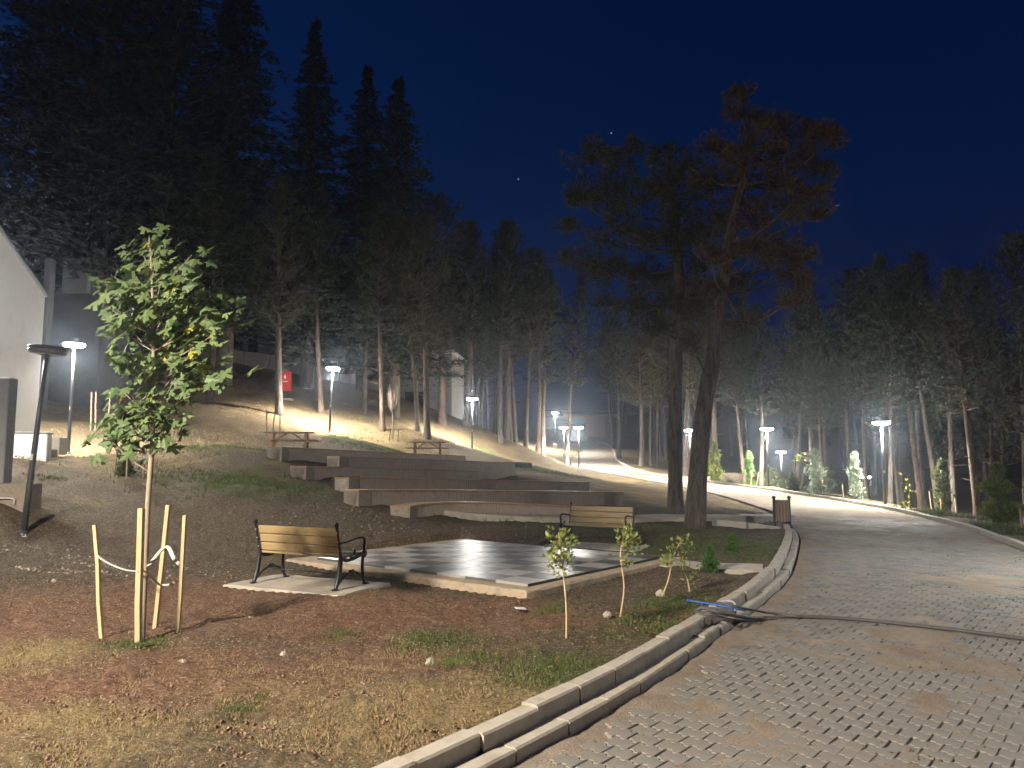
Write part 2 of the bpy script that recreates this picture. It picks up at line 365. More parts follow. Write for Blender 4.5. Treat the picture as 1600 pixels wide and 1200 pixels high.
# ------------------------------------------------------------------ road geometry functions
_ry = np.array([-40, 0, 18, 25, 32, 38, 45, 52, 60, 70, 80, 90, 98, 106, 115, 130, 160])
_rz = np.array([0, 0, 0, .03, .1, .22, .45, .72, 1.1, 1.6, 2.15, 2.95, 3.6, 4.2, 4.7, 5.2, 6.5])
def road_z(y): return np.interp(y, _ry, _rz)
KERB_PX = [(582, 1200), (747, 1129), (822, 1095), (916, 1054), (972, 1024), (1047, 982), (1104, 949), (1126, 936), (1156, 916), (1186, 897), (1207, 877), (1220, 852), (1230, 826)]
KL = [at_z(x, y, 0.2) for x, y in KERB_PX]
_lx = [-11.5, -7.0, -3.95] + [p.x for p in KL] + [9.0, 9.6, 9.9, 9.2, 8.3, 7.3, 5.8, 4.9, 5.6, 7.9, 8.9, 9.2, 8.0, 4.0]
_ly = [-10.0, -4.0, 0.0] + [p.y for p in KL] + [27, 33, 39, 45, 50, 55, 61, 68, 78, 90, 100, 108, 118, 140]
_rxx = [2.0, 4.2, 6.0, 7.6, 9.4, 11.0, 12.9, 14.2, 14.6, 14.0, 12.2, 10.3, 9.7, 10.4, 12.0, 12.9, 13.0, 12.0, 8.0]
_ryy = [-10, 0, 4, 8, 12, 16.5, 22, 28.5, 35, 41, 48, 55, 62, 76, 90, 102, 108, 118, 140]
def pchip_like(xs, ys, q):   # smoothed linear
    q = np.asarray(q, float); s = 0
    for d in (-0.9, -0.45, 0, 0.45, 0.9): s = s + np.interp(q + d * np.clip(q / 12, 0.15, 2.0), xs, ys)
    return s / 5
def xl(y): return pchip_like(_ly, _lx, y)
def xr(y): return pchip_like(_ryy, _rxx, y)

# ------------------------------------------------------------------ terrain
CTRL = [(35, 838, 14.7), (110, 712, 26.5), (46, 713, 20.8), (60, 742, 18), (510, 678, 40.8), (740, 708, 48.8), (904, 738, 60), (222, 1000, 7.9), (440, 925, 10.6), (560, 925, 10.2),
        (840, 937, 10.3), (700, 925, 11), (885, 1005, 7.7), (970, 965, 9), (1110, 895, 12.3), (1085, 824, 19), (1055, 803, 22.5), (350, 885, 13), (150, 870, 13),
        (300, 800, 17), (200, 732, 22), (330, 700, 26), (100, 770, 17.5), (0, 785, 15), (0, 900, 10.5), (0, 1000, 7.7), (400, 1100, 5.8), (200, 1150, 5.1), (700, 1100, 5.6),
        (420, 760, 21), (520, 815, 17), (620, 838, 16), (700, 848, 16), (760, 808, 20.5), (985, 808, 21.5), (450, 702, 31), (667, 711, 40), (560, 690, 36),
        (325, 625, 42), (597, 672, 43), (667, 682, 42.5), (435, 640, 42), (500, 645, 45), (450, 580, 56), (650, 640, 54), (782, 690, 55), (830, 700, 58), (840, 712, 62),
        (230, 660, 36), (300, 640, 38), (140, 670, 30), (1000, 782, 30), (950, 752, 44), (900, 747, 50), (880, 727, 64), (860, 712, 72), (640, 740, 30), (800, 745, 33),
        (860, 735, 44), (500, 745, 23.5), (900, 780, 26), (1150, 812, 22.5), (1000, 850, 16.5), (900, 850, 16.5)]
pts = [tuple(at(*c)) for c in CTRL]
pts += [(19, 18, -.9), (20, 28, -1.2), (23, 40, -2.0), (19.25, 55, -1.0), (26, 55, -2.8), (16, 66, .4), (17, 78, 1.3), (40, 40, -3.2), (36, 90, 1.5), (70, 120, 18), (40, 138, 16), (95, 80, 13), (100, 40, 8), (62, 75, 2), (22, 112, 3.2), (5, 118, 5.5),
        (-10, 100, 7), (-45, 60, 11), (-30, 40, 7.5), (-40, 25, 5), (-24, 14, 2.2), (-14, 5, .8), (-10, -2, .3), (-18, -8, .6), (13, 7, -.3), (20, 4, -.8), (60, 100, 8), (-60, 110, 15), (0, 155, 8.5), (60, 155, 20),
        (-20, 75, 10), (80, 30, -5), (-80, 20, 8), (0, -30, -.2), (40, -20, -2), (-40, -30, .5), (2, 85, 3.2), (3, 100, 4.4)]
for y in (4.5, 6.5, 9, 12, 15, 19, 24, 29, 36, 44, 52, 60, 68, 80, 95):
    pts.append((float(xl(y)) - .15, y, float(road_z(y)) + (.17 if y < 20 else .08)))
    pts.append((float(xr(y)) + .2, y, float(road_z(y)) + .05))
    pts.append((float(xr(y)) + 1.6, y, float(road_z(y)) - .05))
CP = np.array(pts)
def tps_k(r2): return np.where(r2 > 0, 0.5 * r2 * np.log(np.maximum(r2, 1e-12)), 0)
def tps_fit(P, lam=0.6):
    n = len(P); d2 = (P[:, None, 0] - P[None, :, 0]) ** 2 + (P[:, None, 1] - P[None, :, 1]) ** 2
    A = np.zeros((n + 3, n + 3)); A[:n, :n] = tps_k(d2) + lam * np.eye(n)
    A[:n, n] = 1; A[:n, n + 1:] = P[:, :2]; A[n, :n] = 1; A[n + 1:, :n] = P[:, :2].T
    return np.linalg.solve(A, np.concatenate([P[:, 2], np.zeros(3)]))
TW = tps_fit(CP)
def h0(x, y):
    x = np.asarray(x, float); y = np.asarray(y, float); sh = x.shape; x = x.ravel(); y = y.ravel(); out = np.empty(len(x)); n = len(CP)
    for i in range(0, len(x), 20000):
        xx = x[i:i + 20000]; yy = y[i:i + 20000]
        d2 = (xx[:, None] - CP[None, :, 0]) ** 2 + (yy[:, None] - CP[None, :, 1]) ** 2
        out[i:i + 20000] = tps_k(d2) @ TW[:n] + TW[n] + TW[n + 1] * xx + TW[n + 2] * yy
    r = np.hypot(x, y)
    return (out * (1 - sstep(120, 220, r)) + 4.0 * sstep(120, 220, r)).reshape(sh)
def ground_z(x, y):
    h = h0(x, y); a = xl(y); b = xr(y); rz = road_z(y)
    inside = (x > a + .07) & (x < b + .02) & (np.asarray(y) > -12) & (np.asarray(y) < 140)
    lift = np.where(np.asarray(y) < 20, .17, .05)
    dl = a - x; wl = 1 - sstep(0.0, 1.5, dl)
    h = np.where(dl > -.07, h * (1 - wl) + (rz + lift) * wl, h)
    dr = x - b; wr = 1 - sstep(0.0, 1.2, dr)
    h = np.where(dr > -.02, h * (1 - wr) + (rz + .06) * wr, h)
    return np.where(inside, rz - .2, h)
def gz(x, y): return float(ground_z(np.array([x]), np.array([y]))[0])
def on(px, D):
    """world point on the ground in the picture column px at distance D"""
    p = at(px, 720, D); return Vector((p.x, D, gz(p.x, D)))

# slabs, board and paths (used to keep clods and grass off)
BU = Vector((-.7826, .6225, 0)); BV = Vector((.6225, .7826, 0)); B0 = Vector((.21, 10.62, 0))
def board_uv(x, y):
    dx = x - B0.x; dy = y - B0.y
    return dx * BU.x + dy * BU.y, dx * BV.x + dy * BV.y
BENCH_C = Vector((-2.82, 10.93, 0)); BENCH_A = R(-26.5)
def bench_uv(x, y):
    dx = x - BENCH_C.x; dy = y - BENCH_C.y; c, s = math.cos(BENCH_A), math.sin(BENCH_A)
    return dx * c + dy * s, -dx * s + dy * c
B2 = Vector((1.8, 16.45, 0)); B2A = R(153.2)
def bench2_uv(x, y):
    dx = x - B2.x; dy = y - B2.y; c, s_ = math.cos(B2A), math.sin(B2A)
    return dx * c + dy * s_, -dx * s_ + dy * c
def paved(x, y):
    u, v = board_uv(x, y); m = (u > -.6) & (u < 5.1) & (v > -.55) & (v < 4.5)
    a, b = bench_uv(x, y); m |= (abs(a) < 1.05) & (abs(b) < .62)
    a, b = bench2_uv(x, y); m |= (abs(a) < 1.05) & (abs(b) < .66)
    m |= (x > xl(y) - .02) & (x < xr(y) + .15)
    return m

def build_ground():
    fr = np.linspace(-52, 52, 620); bk = np.concatenate([np.linspace(54, 180, 60), np.linspace(-178, -54, 60)])
    th = np.radians(np.concatenate([fr, bk])); rr = np.concatenate([[0.6], np.geomspace(1.2, 170, 470), [190, 220, 250, 275]])
    X = rr[:, None] * np.sin(th)[None, :]; Y = rr[:, None] * np.cos(th)[None, :]
    Z = ground_z(X, Y)
    road = (X > xl(Y) - .05) & (X < xr(Y) + .2)
    near = 1 - sstep(14, 45, rr)[:, None]
    a, b = bench_uv(X, Y); u, v = board_uv(X, Y)
    dd = np.minimum(np.maximum(abs(a) - 1.0, abs(b + .05) - .54), np.maximum(np.maximum(-.22 - u, u - 5.06), np.maximum(-.3 - v, v - 4.18)))
    a2, b2 = bench2_uv(X, Y); dd2 = np.maximum(abs(a2) - 1.0, abs(b2) - .62)
    keep = sstep(0, .4, dd2) * sstep(-.02, .35, dd) * sstep(0.05, .5, np.maximum(xl(Y) - X, X - xr(Y)))
    bumps = (fbm(X * 1.1, Y * 1.1, 3, 3) - .5) * .16 + (fbm(X * 5, Y * 5, 9, 4) - .5) * .07 + (np.maximum(vnoise(X * 12, Y * 12, 21) - .6, 0)) * .07
    Z = Z + bumps * near * keep + (fbm(X * .5, Y * .5, 5, 3) - .5) * .35 * sstep(14, 30, rr)[:, None] * keep
    # soil banked up against the slabs
    Z = np.where(road, Z, np.where(dd < .0, np.minimum(Z, .1), np.minimum(Z + .03 * np.exp(-dd / .2), .17 + np.maximum(dd, 0) * .9)))
    Z = np.where(dd2 < .5, np.minimum(Z, .085 + np.maximum(dd2, 0) * .8), Z)
    nr, nt = Z.shape
    V = np.stack([X, Y, Z], -1).reshape(-1, 3)
    i = np.arange(nr - 1)[:, None]; j = np.arange(nt)[None, :]; k = (j + 1) % nt
    i0 = np.broadcast_to(i, (nr - 1, nt))
    Fq = np.stack([i0 * nt + j, i0 * nt + k, (i0 + 1) * nt + k, (i0 + 1) * nt + j], -1).reshape(-1, 4)[:, ::-1]
    c = len(V); V = np.vstack([V, [[0, 0, -.2]]])
    m = np_mesh('ground', V, Fq, M['ground'], True)
    # cover: red soil / green / straw as they grow in the place
    Xf, Yf = V[:, 0], V[:, 1]; rad = np.hypot(Xf, Yf)
    n1 = fbm(Xf * .35, Yf * .35, 31, 4); n2 = fbm(Xf * .6, Yf * .6, 41, 4); n3 = fbm(Xf * 1.3, Yf * 1.3, 51, 4)
    def blob(px, py, D, r): 
        p = at(px, py, D); return np.exp(-((Xf - p.x) ** 2 + (Yf - p.y) ** 2) / (r * r))
    red = .95 * np.maximum.reduce([blob(560, 960, 9.0, 2.2), blob(300, 930, 9.7, 2.2), blob(60, 960, 8.5, 2.4), blob(760, 965, 9.3, 1.6), blob(250, 1060, 6.5, 1.6), blob(600, 1050, 7.0, 1.2), blob(30, 1100, 5.8, 1.6), blob(980, 985, 8.6, .9), blob(460, 1090, 6.2, 1.0)]) - .35 * (n2 - .35)
    red = np.maximum(red, .5 * blob(700, 830, 15.5, 2.0))
    hill = sstep(19, 27, Yf) * (1 - sstep(0, 3, Xf - xr(Yf)))
    straw = np.maximum.reduce([.36 * hill, .62 * blob(520, 680, 40, 5.5), .62 * blob(740, 708, 48, 4.5), .6 * blob(620, 700, 41, 4),  .66 * blob(500, 1180, 5.0, 1.6), .7 * blob(780, 1090, 5.6, 1.2), .6 * blob(150, 1180, 4.8, 1.6), .55 * blob(140, 710, 23, 5), .5 * blob(60, 1010, 7.2, .8)]) + (n3 - .5) * .9
    gr = np.maximum.reduce([.62 * blob(1000, 985, 8.4, 1.3), .75 * blob(900, 1060, 6.6, .9), .6 * blob(1060, 960, 9.6, 1.2), .66 * blob(740, 1040, 7.0, .5), .66 * blob(390, 1108, 5.8, .35), .55 * blob(690, 1000, 7.9, .8),
                             .85 * blob(1130, 850, 16, 3.0), .8 * blob(1050, 830, 18, 2.4), .8 * blob(1120, 800, 23, 2), .6 * blob(380, 750, 21, 3.5), .5 * blob(340, 690, 27, 3), .72 * blob(580, 690, 36, 3.0), .6 * blob(530, 680, 40, 2.0), .75 * blob(850, 745, 42, 3.5), .6 * blob(750, 700, 50, 3), .8 * blob(800, 803, 20.8, 2.0),
                             .62 * blob(220, 1020, 7.6, .5)]) + (n3 - .5) * .5
    gr = np.where((Xf > xr(Yf)), .25, gr); straw = np.where(Xf > xr(Yf), .35, straw)
    colr = np.stack([np.clip(red, 0, 1), np.clip(gr, 0, 1), np.clip(straw, 0, 1), np.ones_like(red)], -1).astype(np.float32)
    ca = m.color_attributes.new('cover', 'FLOAT_COLOR', 'POINT'); ca.data.foreach_set('color', colr.ravel())
    g = link('ground', m, None); tag(g, 'sloping ground of red soil, dry grass and pine litter', kind='structure')
    return g
ground = build_ground()

# ------------------------------------------------------------------ road
def build_road():
    ys = np.concatenate([np.linspace(-10, 1.5, 24), np.arange(1.55, 26, .055), np.geomspace(26.1, 140, 260)])
    t = np.linspace(0, 1, 130)
    a = xl(ys) + .36; b = xr(ys) - .02
    X = a[:, None] + (b - a)[:, None] * t[None, :]; Y = np.broadcast_to(ys[:, None], X.shape)
    patch = fbm(X * .55, Y * .55, 61, 4) * .6 + fbm(X * 2.4, Y * 2.4, 71, 4) * .4
    edge = np.exp(-((X - a[:, None]) / .35) ** 2) * .16
    cover = patch + edge + sstep(9, 20, Y) * .1 + .02
    Z = -.019 + .05 * np.maximum(cover - .46, 0) * 1.9 + (fbm(X * 11, Y * 11, 81, 3) - .5) * .02 + (fbm(X * 1.6, Y * 1.6, 83, 3) - .5) * .022
    Z = np.minimum(Z, .012) + road_z(Y) + sstep(22, 26, Y) * .012
    nr, nt = X.shape
    i = np.arange(nr - 1)[:, None]; j = np.arange(nt - 1)[None, :]
    Fq = np.stack([i * nt + j, i * nt + j + 1, (i + 1) * nt + j + 1, (i + 1) * nt + j], -1).reshape(-1, 4)
    m = np_mesh('road', np.stack([X, Y, Z], -1).reshape(-1, 3), Fq, M['sand'], True)
    o = link('road', m); tag(o, 'paved park road with grey interlocking pavers and reddish sand', kind='structure'); return o
road = build_road()

def paver_mesh():
    Lh, Wh, g, jog = .1, .08, .004, .015
    def wave(x):  # zigzag with period 0.1
        t = ((x + 10) % .1) / .1
        return jog * (1 if t < .35 else 1 - (t - .35) / .15 * 2 if t < .5 else -1 if t < .85 else -1 + (t - .85) / .15 * 2)
    us = [-Lh + .0062, -.065, -.05, -.015, 0, .035, .05, .085, Lh - .0062]
    outl = [(u, -Wh + g + wave(u)) for u in us] + [(u, Wh - g + wave(u)) for u in us[::-1]]
    mb = MB(); inner = [(x * .965, (y - wave(x)) * .955 + wave(x)) for x, y in outl]
    mb.quad_strip([[Vector((x, y, -.03)) for x, y in outl], [Vector((x, y, -.005)) for x, y in outl], [Vector((x, y, 0)) for x, y in inner]])
    mb.f.pop(-2)
    return mb
def build_pavers():
    ang = math.atan2(-.64, .77); cu = np.array([math.cos(ang), math.sin(ang)]); cv = np.array([-math.sin(ang), math.cos(ang)])
    cand = []
    for iv in range(-40, 200):
        for iu in range(-120, 160):
            u = iu * .2 + (.1 if iv % 2 else 0); v = iv * .16
            x, y = u * cu + v * cv
            if not (2.2 < y < 26): continue
            if abs(x) > y * .78 + 1.5: continue
            cand.append((x, y))
    C = np.array(cand); ok = (C[:, 0] > xl(C[:, 1]) + .58) & (C[:, 0] < xr(C[:, 1]) - .2); C = C[ok]
    mb = paver_mesh(); me = mb.mesh('paver', M['paver'])
    infr = []
    for i, (x, y) in enumerate(C):
        px, py, d = project(x, y, 0)
        if -10 < px < 1610 and py < 1210 and d > 0: infr.append((d, i))
    infr.sort(); first = set(i for _, i in infr[:298])
    V0 = np.array(mb.v); allV = []; faces = []; base = 0
    jz = rng.normal(0, .0016, len(C)); ja = rng.normal(0, .012, len(C)); tx = rng.normal(0, .008, len(C)); ty = rng.normal(0, .008, len(C))
    for i, (x, y) in enumerate(C):
        z = float(road_z(y)) + jz[i]
        if i in first:
            o = link('paver', me, road); o.location = (x, y, z); o.rotation_euler = (tx[i], ty[i], ang + ja[i])
        else:
            c, s = math.cos(ang + ja[i]), math.sin(ang + ja[i])
            P = np.stack([V0[:, 0] * c - V0[:, 1] * s + x, V0[:, 0] * s + V0[:, 1] * c + y, V0[:, 2] + z + V0[:, 0] * tx[i] + V0[:, 1] * ty[i]], -1)
            allV.append(P); faces += [tuple(k + base for k in f) for f in mb.f]; base += len(V0)
    m = bpy.data.meshes.new('paver_field'); m.from_pydata(np.vstack(allV).tolist(), [], faces); m.materials.append(M['paver'])
    o = link('paver_field', m, road); o['kind'] = 'stuff'
build_pavers()

# kerbs -------------------------------------------------------------
def poly_eval(P, s):
    d = np.r_[0, np.cumsum(np.linalg.norm(np.diff(P, axis=0), axis=1))]
    return np.stack([np.interp(s, d, P[:, k]) for k in range(P.shape[1])], -1), d[-1]
def stone_run(parent, name, P, off0, off1, z0, z1, length, mat, gap=.006, chamf=.014, side=1, jit=.006):
    L = np.sum(np.linalg.norm(np.diff(P, axis=0), axis=1)); s = 0; n = 0
    while s < L - .1:
        ln = length * random.uniform(.92, 1.08); e = min(s + ln, L)
        q, _ = poly_eval(P, np.array([s + gap, (s + e) / 2, e - gap])); rings = []
        jz = random.gauss(0, jit); jo = random.gauss(0, jit)
        for a in range(3):
            tg = q[min(a + 1, 2)] - q[max(a - 1, 0)]; tg = tg[:2] / np.linalg.norm(tg[:2]); nr = np.array([tg[1], -tg[0]]) * side
            zb = q[a][2]
            prof = [(off0, z0), (off1, z0), (off1, z1 - chamf), (off1 - chamf, z1), (off0 + chamf * .4, z1), (off0, z1 - chamf * .4)]
            rings.append([Vector((q[a][0] + nr[0] * (o_ + jo), q[a][1] + nr[1] * (o_ + jo), zb + z_ + jz)) for o_, z_ in prof])
        mb = MB(); mb.quad_strip(rings); mb.build(name, mat, parent); s = e; n += 1
    return n
yl = np.concatenate([np.linspace(2.2, 21.0, 90)])
PL = np.stack([xl(yl), yl, road_z(yl)], -1)
kerb = link('kerb', None, label='raised concrete kerb stones curving along the lawn side of the road', kind='structure')
stone_run(kerb, 'kerb_stone', PL, 0, .14, -.15, .205, .62, M['kerb'])
gut = link('gutter_edging', None, label='lower row of concrete edging stones in front of the raised kerb', kind='structure')
stone_run(gut, 'edging_stone', PL, .158, .285, -.15, .085, .62, M['kerb'])
yr = np.concatenate([np.linspace(2, 60, 160), np.linspace(60.5, 112, 80)])
PR = np.stack([xr(yr), yr, road_z(yr)], -1)
kr = link('outer_kerb', None, label='low concrete kerb along the forest side of the road', kind='structure')
stone_run(kr, 'kerb_stone', PR, -.16, .0, -.15, .13, 1.0, M['kerb'], side=1)

# ------------------------------------------------------------------ street lamps
def lamp_parts(root, height, lit, power, col=(1.0, 0.94, 0.82), stray=.22, soft=.12):
    MB().tube([(0, 0, 0), (0, 0, .9), (0, 0, height * .6), (0, 0, height - .12)], [.06, .058, .048, .04], 14).build('pole', M['pole'], root, True)
    b = MB().box((0, 0, .012), (.3, .3, .024), None, .006).build('base_plate', M['galv'], root)
    bm = MB().lathe((0, 0, .024), [(.011, 0), (.011, .03), (.004, .032)], 6).mesh('bolt', M['galv'])
    for sx in (-1, 1):
        for sy in (-1, 1): link('bolt', bm, b, (sx * .11, sy * .11, 0))
    MB().lathe((0, 0, .024), [(.1, 0), (.1, .02), (.065, .09), (.062, .09)], 16).build('base_collar', M['pole'], root, True)
    MB().box((0, -.056, height * .42), (.05, .012, .12), None, .004).build('inspection_label', M['stake' if lit else 'galv'], root)
    MB().lathe((0, 0, height - .14), [(.052, 0), (.055, .02), (.055, .1), (.11, .13), (.11, .15)], 16).build('collar', M['pole'], root, True)
    # flat round head: rim, housing and light panel
    h = MB().lathe((0, 0, height), [(.11, .0), (.33, .012), (.345, .03), (.345, .05), (.3, .075), (.1, .095), (.001, .1)], 28).build('lamp_head', M['pole'], root, True)
    MB().lathe((0, 0, height), [(.335, .008), (.34, -.03), (.3, -.075), (.16, -.095), (.12, .0)], 28).build('light_panel', M['led' if lit else 'led_off'], root, True)
    if lit:
        for kind, frac in (('SPOT', 1.0), ('POINT', stray)):
            ld = bpy.data.lights.new('lamp_light', kind); ld.energy = power * frac; ld.color = col; ld.shadow_soft_size = soft
            if kind == 'SPOT': ld.spot_size = R(162); ld.spot_blend = .3
            lo = bpy.data.objects.new('lamp_light', ld); COL.objects.link(lo); lo.parent = root; lo.location = (0, 0, height - .1 - max(.09, soft * 1.1))
def lamp(px, py, D, label, lit=True, height=3.5, power=1.0, base=None, lean=(0, 0), col=(1.0, 0.94, 0.82), stray=.22):
    if base is None: p = at(px, py, D); p.z -= height
    else: p = Vector(base)
    r = thing('street_lamp', label, 'street lamp', p, 0, 'round-headed park lamps')
    r.rotation_euler = (lean[0], lean[1], 0)
    lamp_parts(r, height, lit, LAMP_W * power, col, stray, .12 if height < 6 else .5)
    g = gz(p.x, p.y)
    if p.z - g > 0.0:
        MB().box((0, 0, -.25), (.42, .42, .5), None, .02).build('footing', M['conc'], r)
    return r
lamp(116, 538, 26.5, 'lit lamp beside the white building corner on the left', height=3.85, power=.75)
lamp(517, 575, 40.8, 'lit lamp on the slope above the first picnic table', lean=(0, .03), power=.9)
lamp(738, 623, 48.8, 'lit lamp right of the second picnic table', power=.9)
lamp(904, 668, 60, 'lit lamp at the left road edge, right one of the far pair', power=1.4)
lamp(881, 668, 66, 'lit lamp behind the pale leaning trunk, left one of the far pair', power=1.4)
lamp(867, 645, 86, 'smallest lit lamp, high behind the far pair', power=1.5)
lamp(1078, 672, 51, 'lit lamp seen between the two big pine trunks')
lamp(1198, 670, 42.5, 'taller of two lit lamps right behind the litter bin')
lamp(1220, 706, 56, 'lower lit lamp just right of the taller one behind the litter bin')
lamp(1377, 660, 32, 'largest lit lamp on the right, at the forest kerb')
lamp(1352, 745, 55, 'low lit lamp down the slope, beside the grey young conifer')
bp = at(36, 838, 14.7)
lamp(0, 0, 0, 'unlit lamp with leaning pole at the left edge', lit=False, base=(bp.x, bp.y, bp.z), lean=(0, R(4.0)), height=3.55)
lamp(0, 0, 0, 'tall lit lamp outside the picture, behind the camera on the left', base=(-8.6, -1.4, gz(-8.6, -1.4)), height=7.6, power=3.0, col=(1.0, .88, .72), stray=.08)
lamp(0, 0, 0, 'lit lamp outside the picture, on the forest side of the road', base=(11.0, 12.0, gz(11.0, 12.0)), height=4.2, power=.16, col=(1.0, .95, .88), stray=.3)
lamp(0, 0, 0, 'lit lamp outside the picture, in front of the white building', base=(-12.4, 16.7, gz(-12.4, 16.7)), height=4.2, power=.1, stray=1.4)

# ------------------------------------------------------------------ board slab, tiles, bench slab, paths
def corner(u, v): 
    p = B0 + BU * u + BV * v; return (p.x, p.y)
def slab(name, poly, z0, z1, mat, label, cat='slab', bump=.006, sides=None):
    """cast slab with chipped, slightly uneven edges"""
    out = []
    n = len(poly)
    for i in range(n):
        a = Vector(poly[i]); b = Vector(poly[(i + 1) % n]); L = (b - a).length; k = max(2, int(L / .16)); nn = Vector(((b - a).y, -(b - a).x)).normalized()
        for j in range(k):
            q = a.lerp(b, j / k) + nn * random.gauss(0, bump); out.append(q)
    c = sum(out, Vector((0, 0))) / len(out)
    mb = MB()
    rings = [[Vector((q.x, q.y, z0)) for q in out], [Vector((q.x, q.y, z1 - .025 + random.gauss(0, .006))) for q in out]]
    rings.append([Vector((q.x + (c.x - q.x) * .012, q.y + (c.y - q.y) * .012, z1 + random.gauss(0, .003))) for q in out])
    mb.quad_strip(rings); o = mb.build(name, mat); tag(o, label, None, None, 'structure'); return o
NT_U, NT_V, TS_U, TS_V = 8, 8, .57, .485
board = slab('chessboard_slab', [corner(-.22, -.3), corner(-.22, NT_V * TS_V + .3), corner(NT_U * TS_U + .5, NT_V * TS_V + .3), corner(NT_U * TS_U + .5, -.3)], -.15, .205, M['conc_side'],
             'concrete slab carrying the giant chessboard')
tm = MB().box((0, 0, 0), (TS_U - .006, TS_V - .006, .04), None, .003)
tmA = tm.mesh('tile', M['tileA']); tmB = tm.mesh('tile_dark', M['tileB'])
ta = math.atan2(BU.y, BU.x)
for i in range(NT_U):
    for j in range(NT_V):
        x, y = corner((i + .5) * TS_U, (j + .5) * TS_V)
        o = link('tile', tmA if (i + j) % 2 == 0 else tmB, board); o.location = (x, y, .222 + random.gauss(0, .0008)); o.rotation_euler = (random.gauss(0, .0025), random.gauss(0, .0025), ta)
a0 = corner(-.012, 0); a1 = corner(-.012, NT_V * TS_V)
MB().beam((a0[0], a0[1], .222), (a1[0], a1[1], .222), .01, .04).build('edge_strip', M['iron'], board)
cb, sb = math.cos(BENCH_A), math.sin(BENCH_A)
def bw(a, b): return (BENCH_C.x + a * cb - b * sb, BENCH_C.y + a * sb + b * cb)
slab('bench_slab', [bw(-1.02, -.58), bw(1.0, -.6), bw(1.0, .5), bw(-1.02, .5)], -.2, .2, M['conc'], 'rough concrete slab under the near bench', bump=.012)

def path_strip(name, cl, w, label, lift=.05, mat='conc'):
    P = np.array([(p.x, p.y, 0) for p in cl]); L = np.sum(np.linalg.norm(np.diff(P, axis=0), axis=1)); s = np.linspace(0, L, max(4, int(L / .3)))
    q, _ = poly_eval(P, s); rings = []
    for i in range(len(q)):
        tg = q[min(i + 1, len(q) - 1)] - q[max(i - 1, 0)]; tg = tg[:2] / np.linalg.norm(tg[:2]); n = Vector((-tg[1], tg[0], 0))
        c = Vector(q[i]); z = max(gz(c.x, c.y), gz(*(c + n * w / 2).xy), gz(*(c - n * w / 2).xy)) + lift
        c.z = z; rings.append([c - n * w / 2 + Vector((0, 0, -.4)), c + n * w / 2 + Vector((0, 0, -.4)), c + n * w / 2, c - n * w / 2])
    mb = MB().quad_strip(rings); o = mb.build(name, M[mat]); tag(o, label, kind='structure')
    return o
def g2(px, py, z): p = at_z(px, py, z); return p
path_strip('path', [g2(1030, 872, .2), g2(1090, 882, .2), g2(1192, 888, .18)], .8, 'short concrete path from the chessboard slab to the road kerb', .03)
path_strip('path', [g2(690, 812, .36), g2(800, 811, .36), g2(900, 812, .33), g2(1010, 813, .3), g2(1100, 812, .26), g2(1205, 803, .15)], 1.5, 'concrete path in front of the terrace seats reaching the road', .03)
kb = link('path_kerb', None, label='low kerb edging the path beside the litter bin', kind='structure')
for ln in ([g2(1112, 818, .3), g2(1160, 820, .28), g2(1215, 822, .22)], [g2(1130, 792, .3), g2(1160, 797, .26), g2(1195, 801, .2)]):
    P = np.array([(p.x, p.y, gz(p.x, p.y)) for p in ln]); stone_run(kb, 'kerb_stone', P, 0, .13, -.2, .14, .8, M['kerb'])

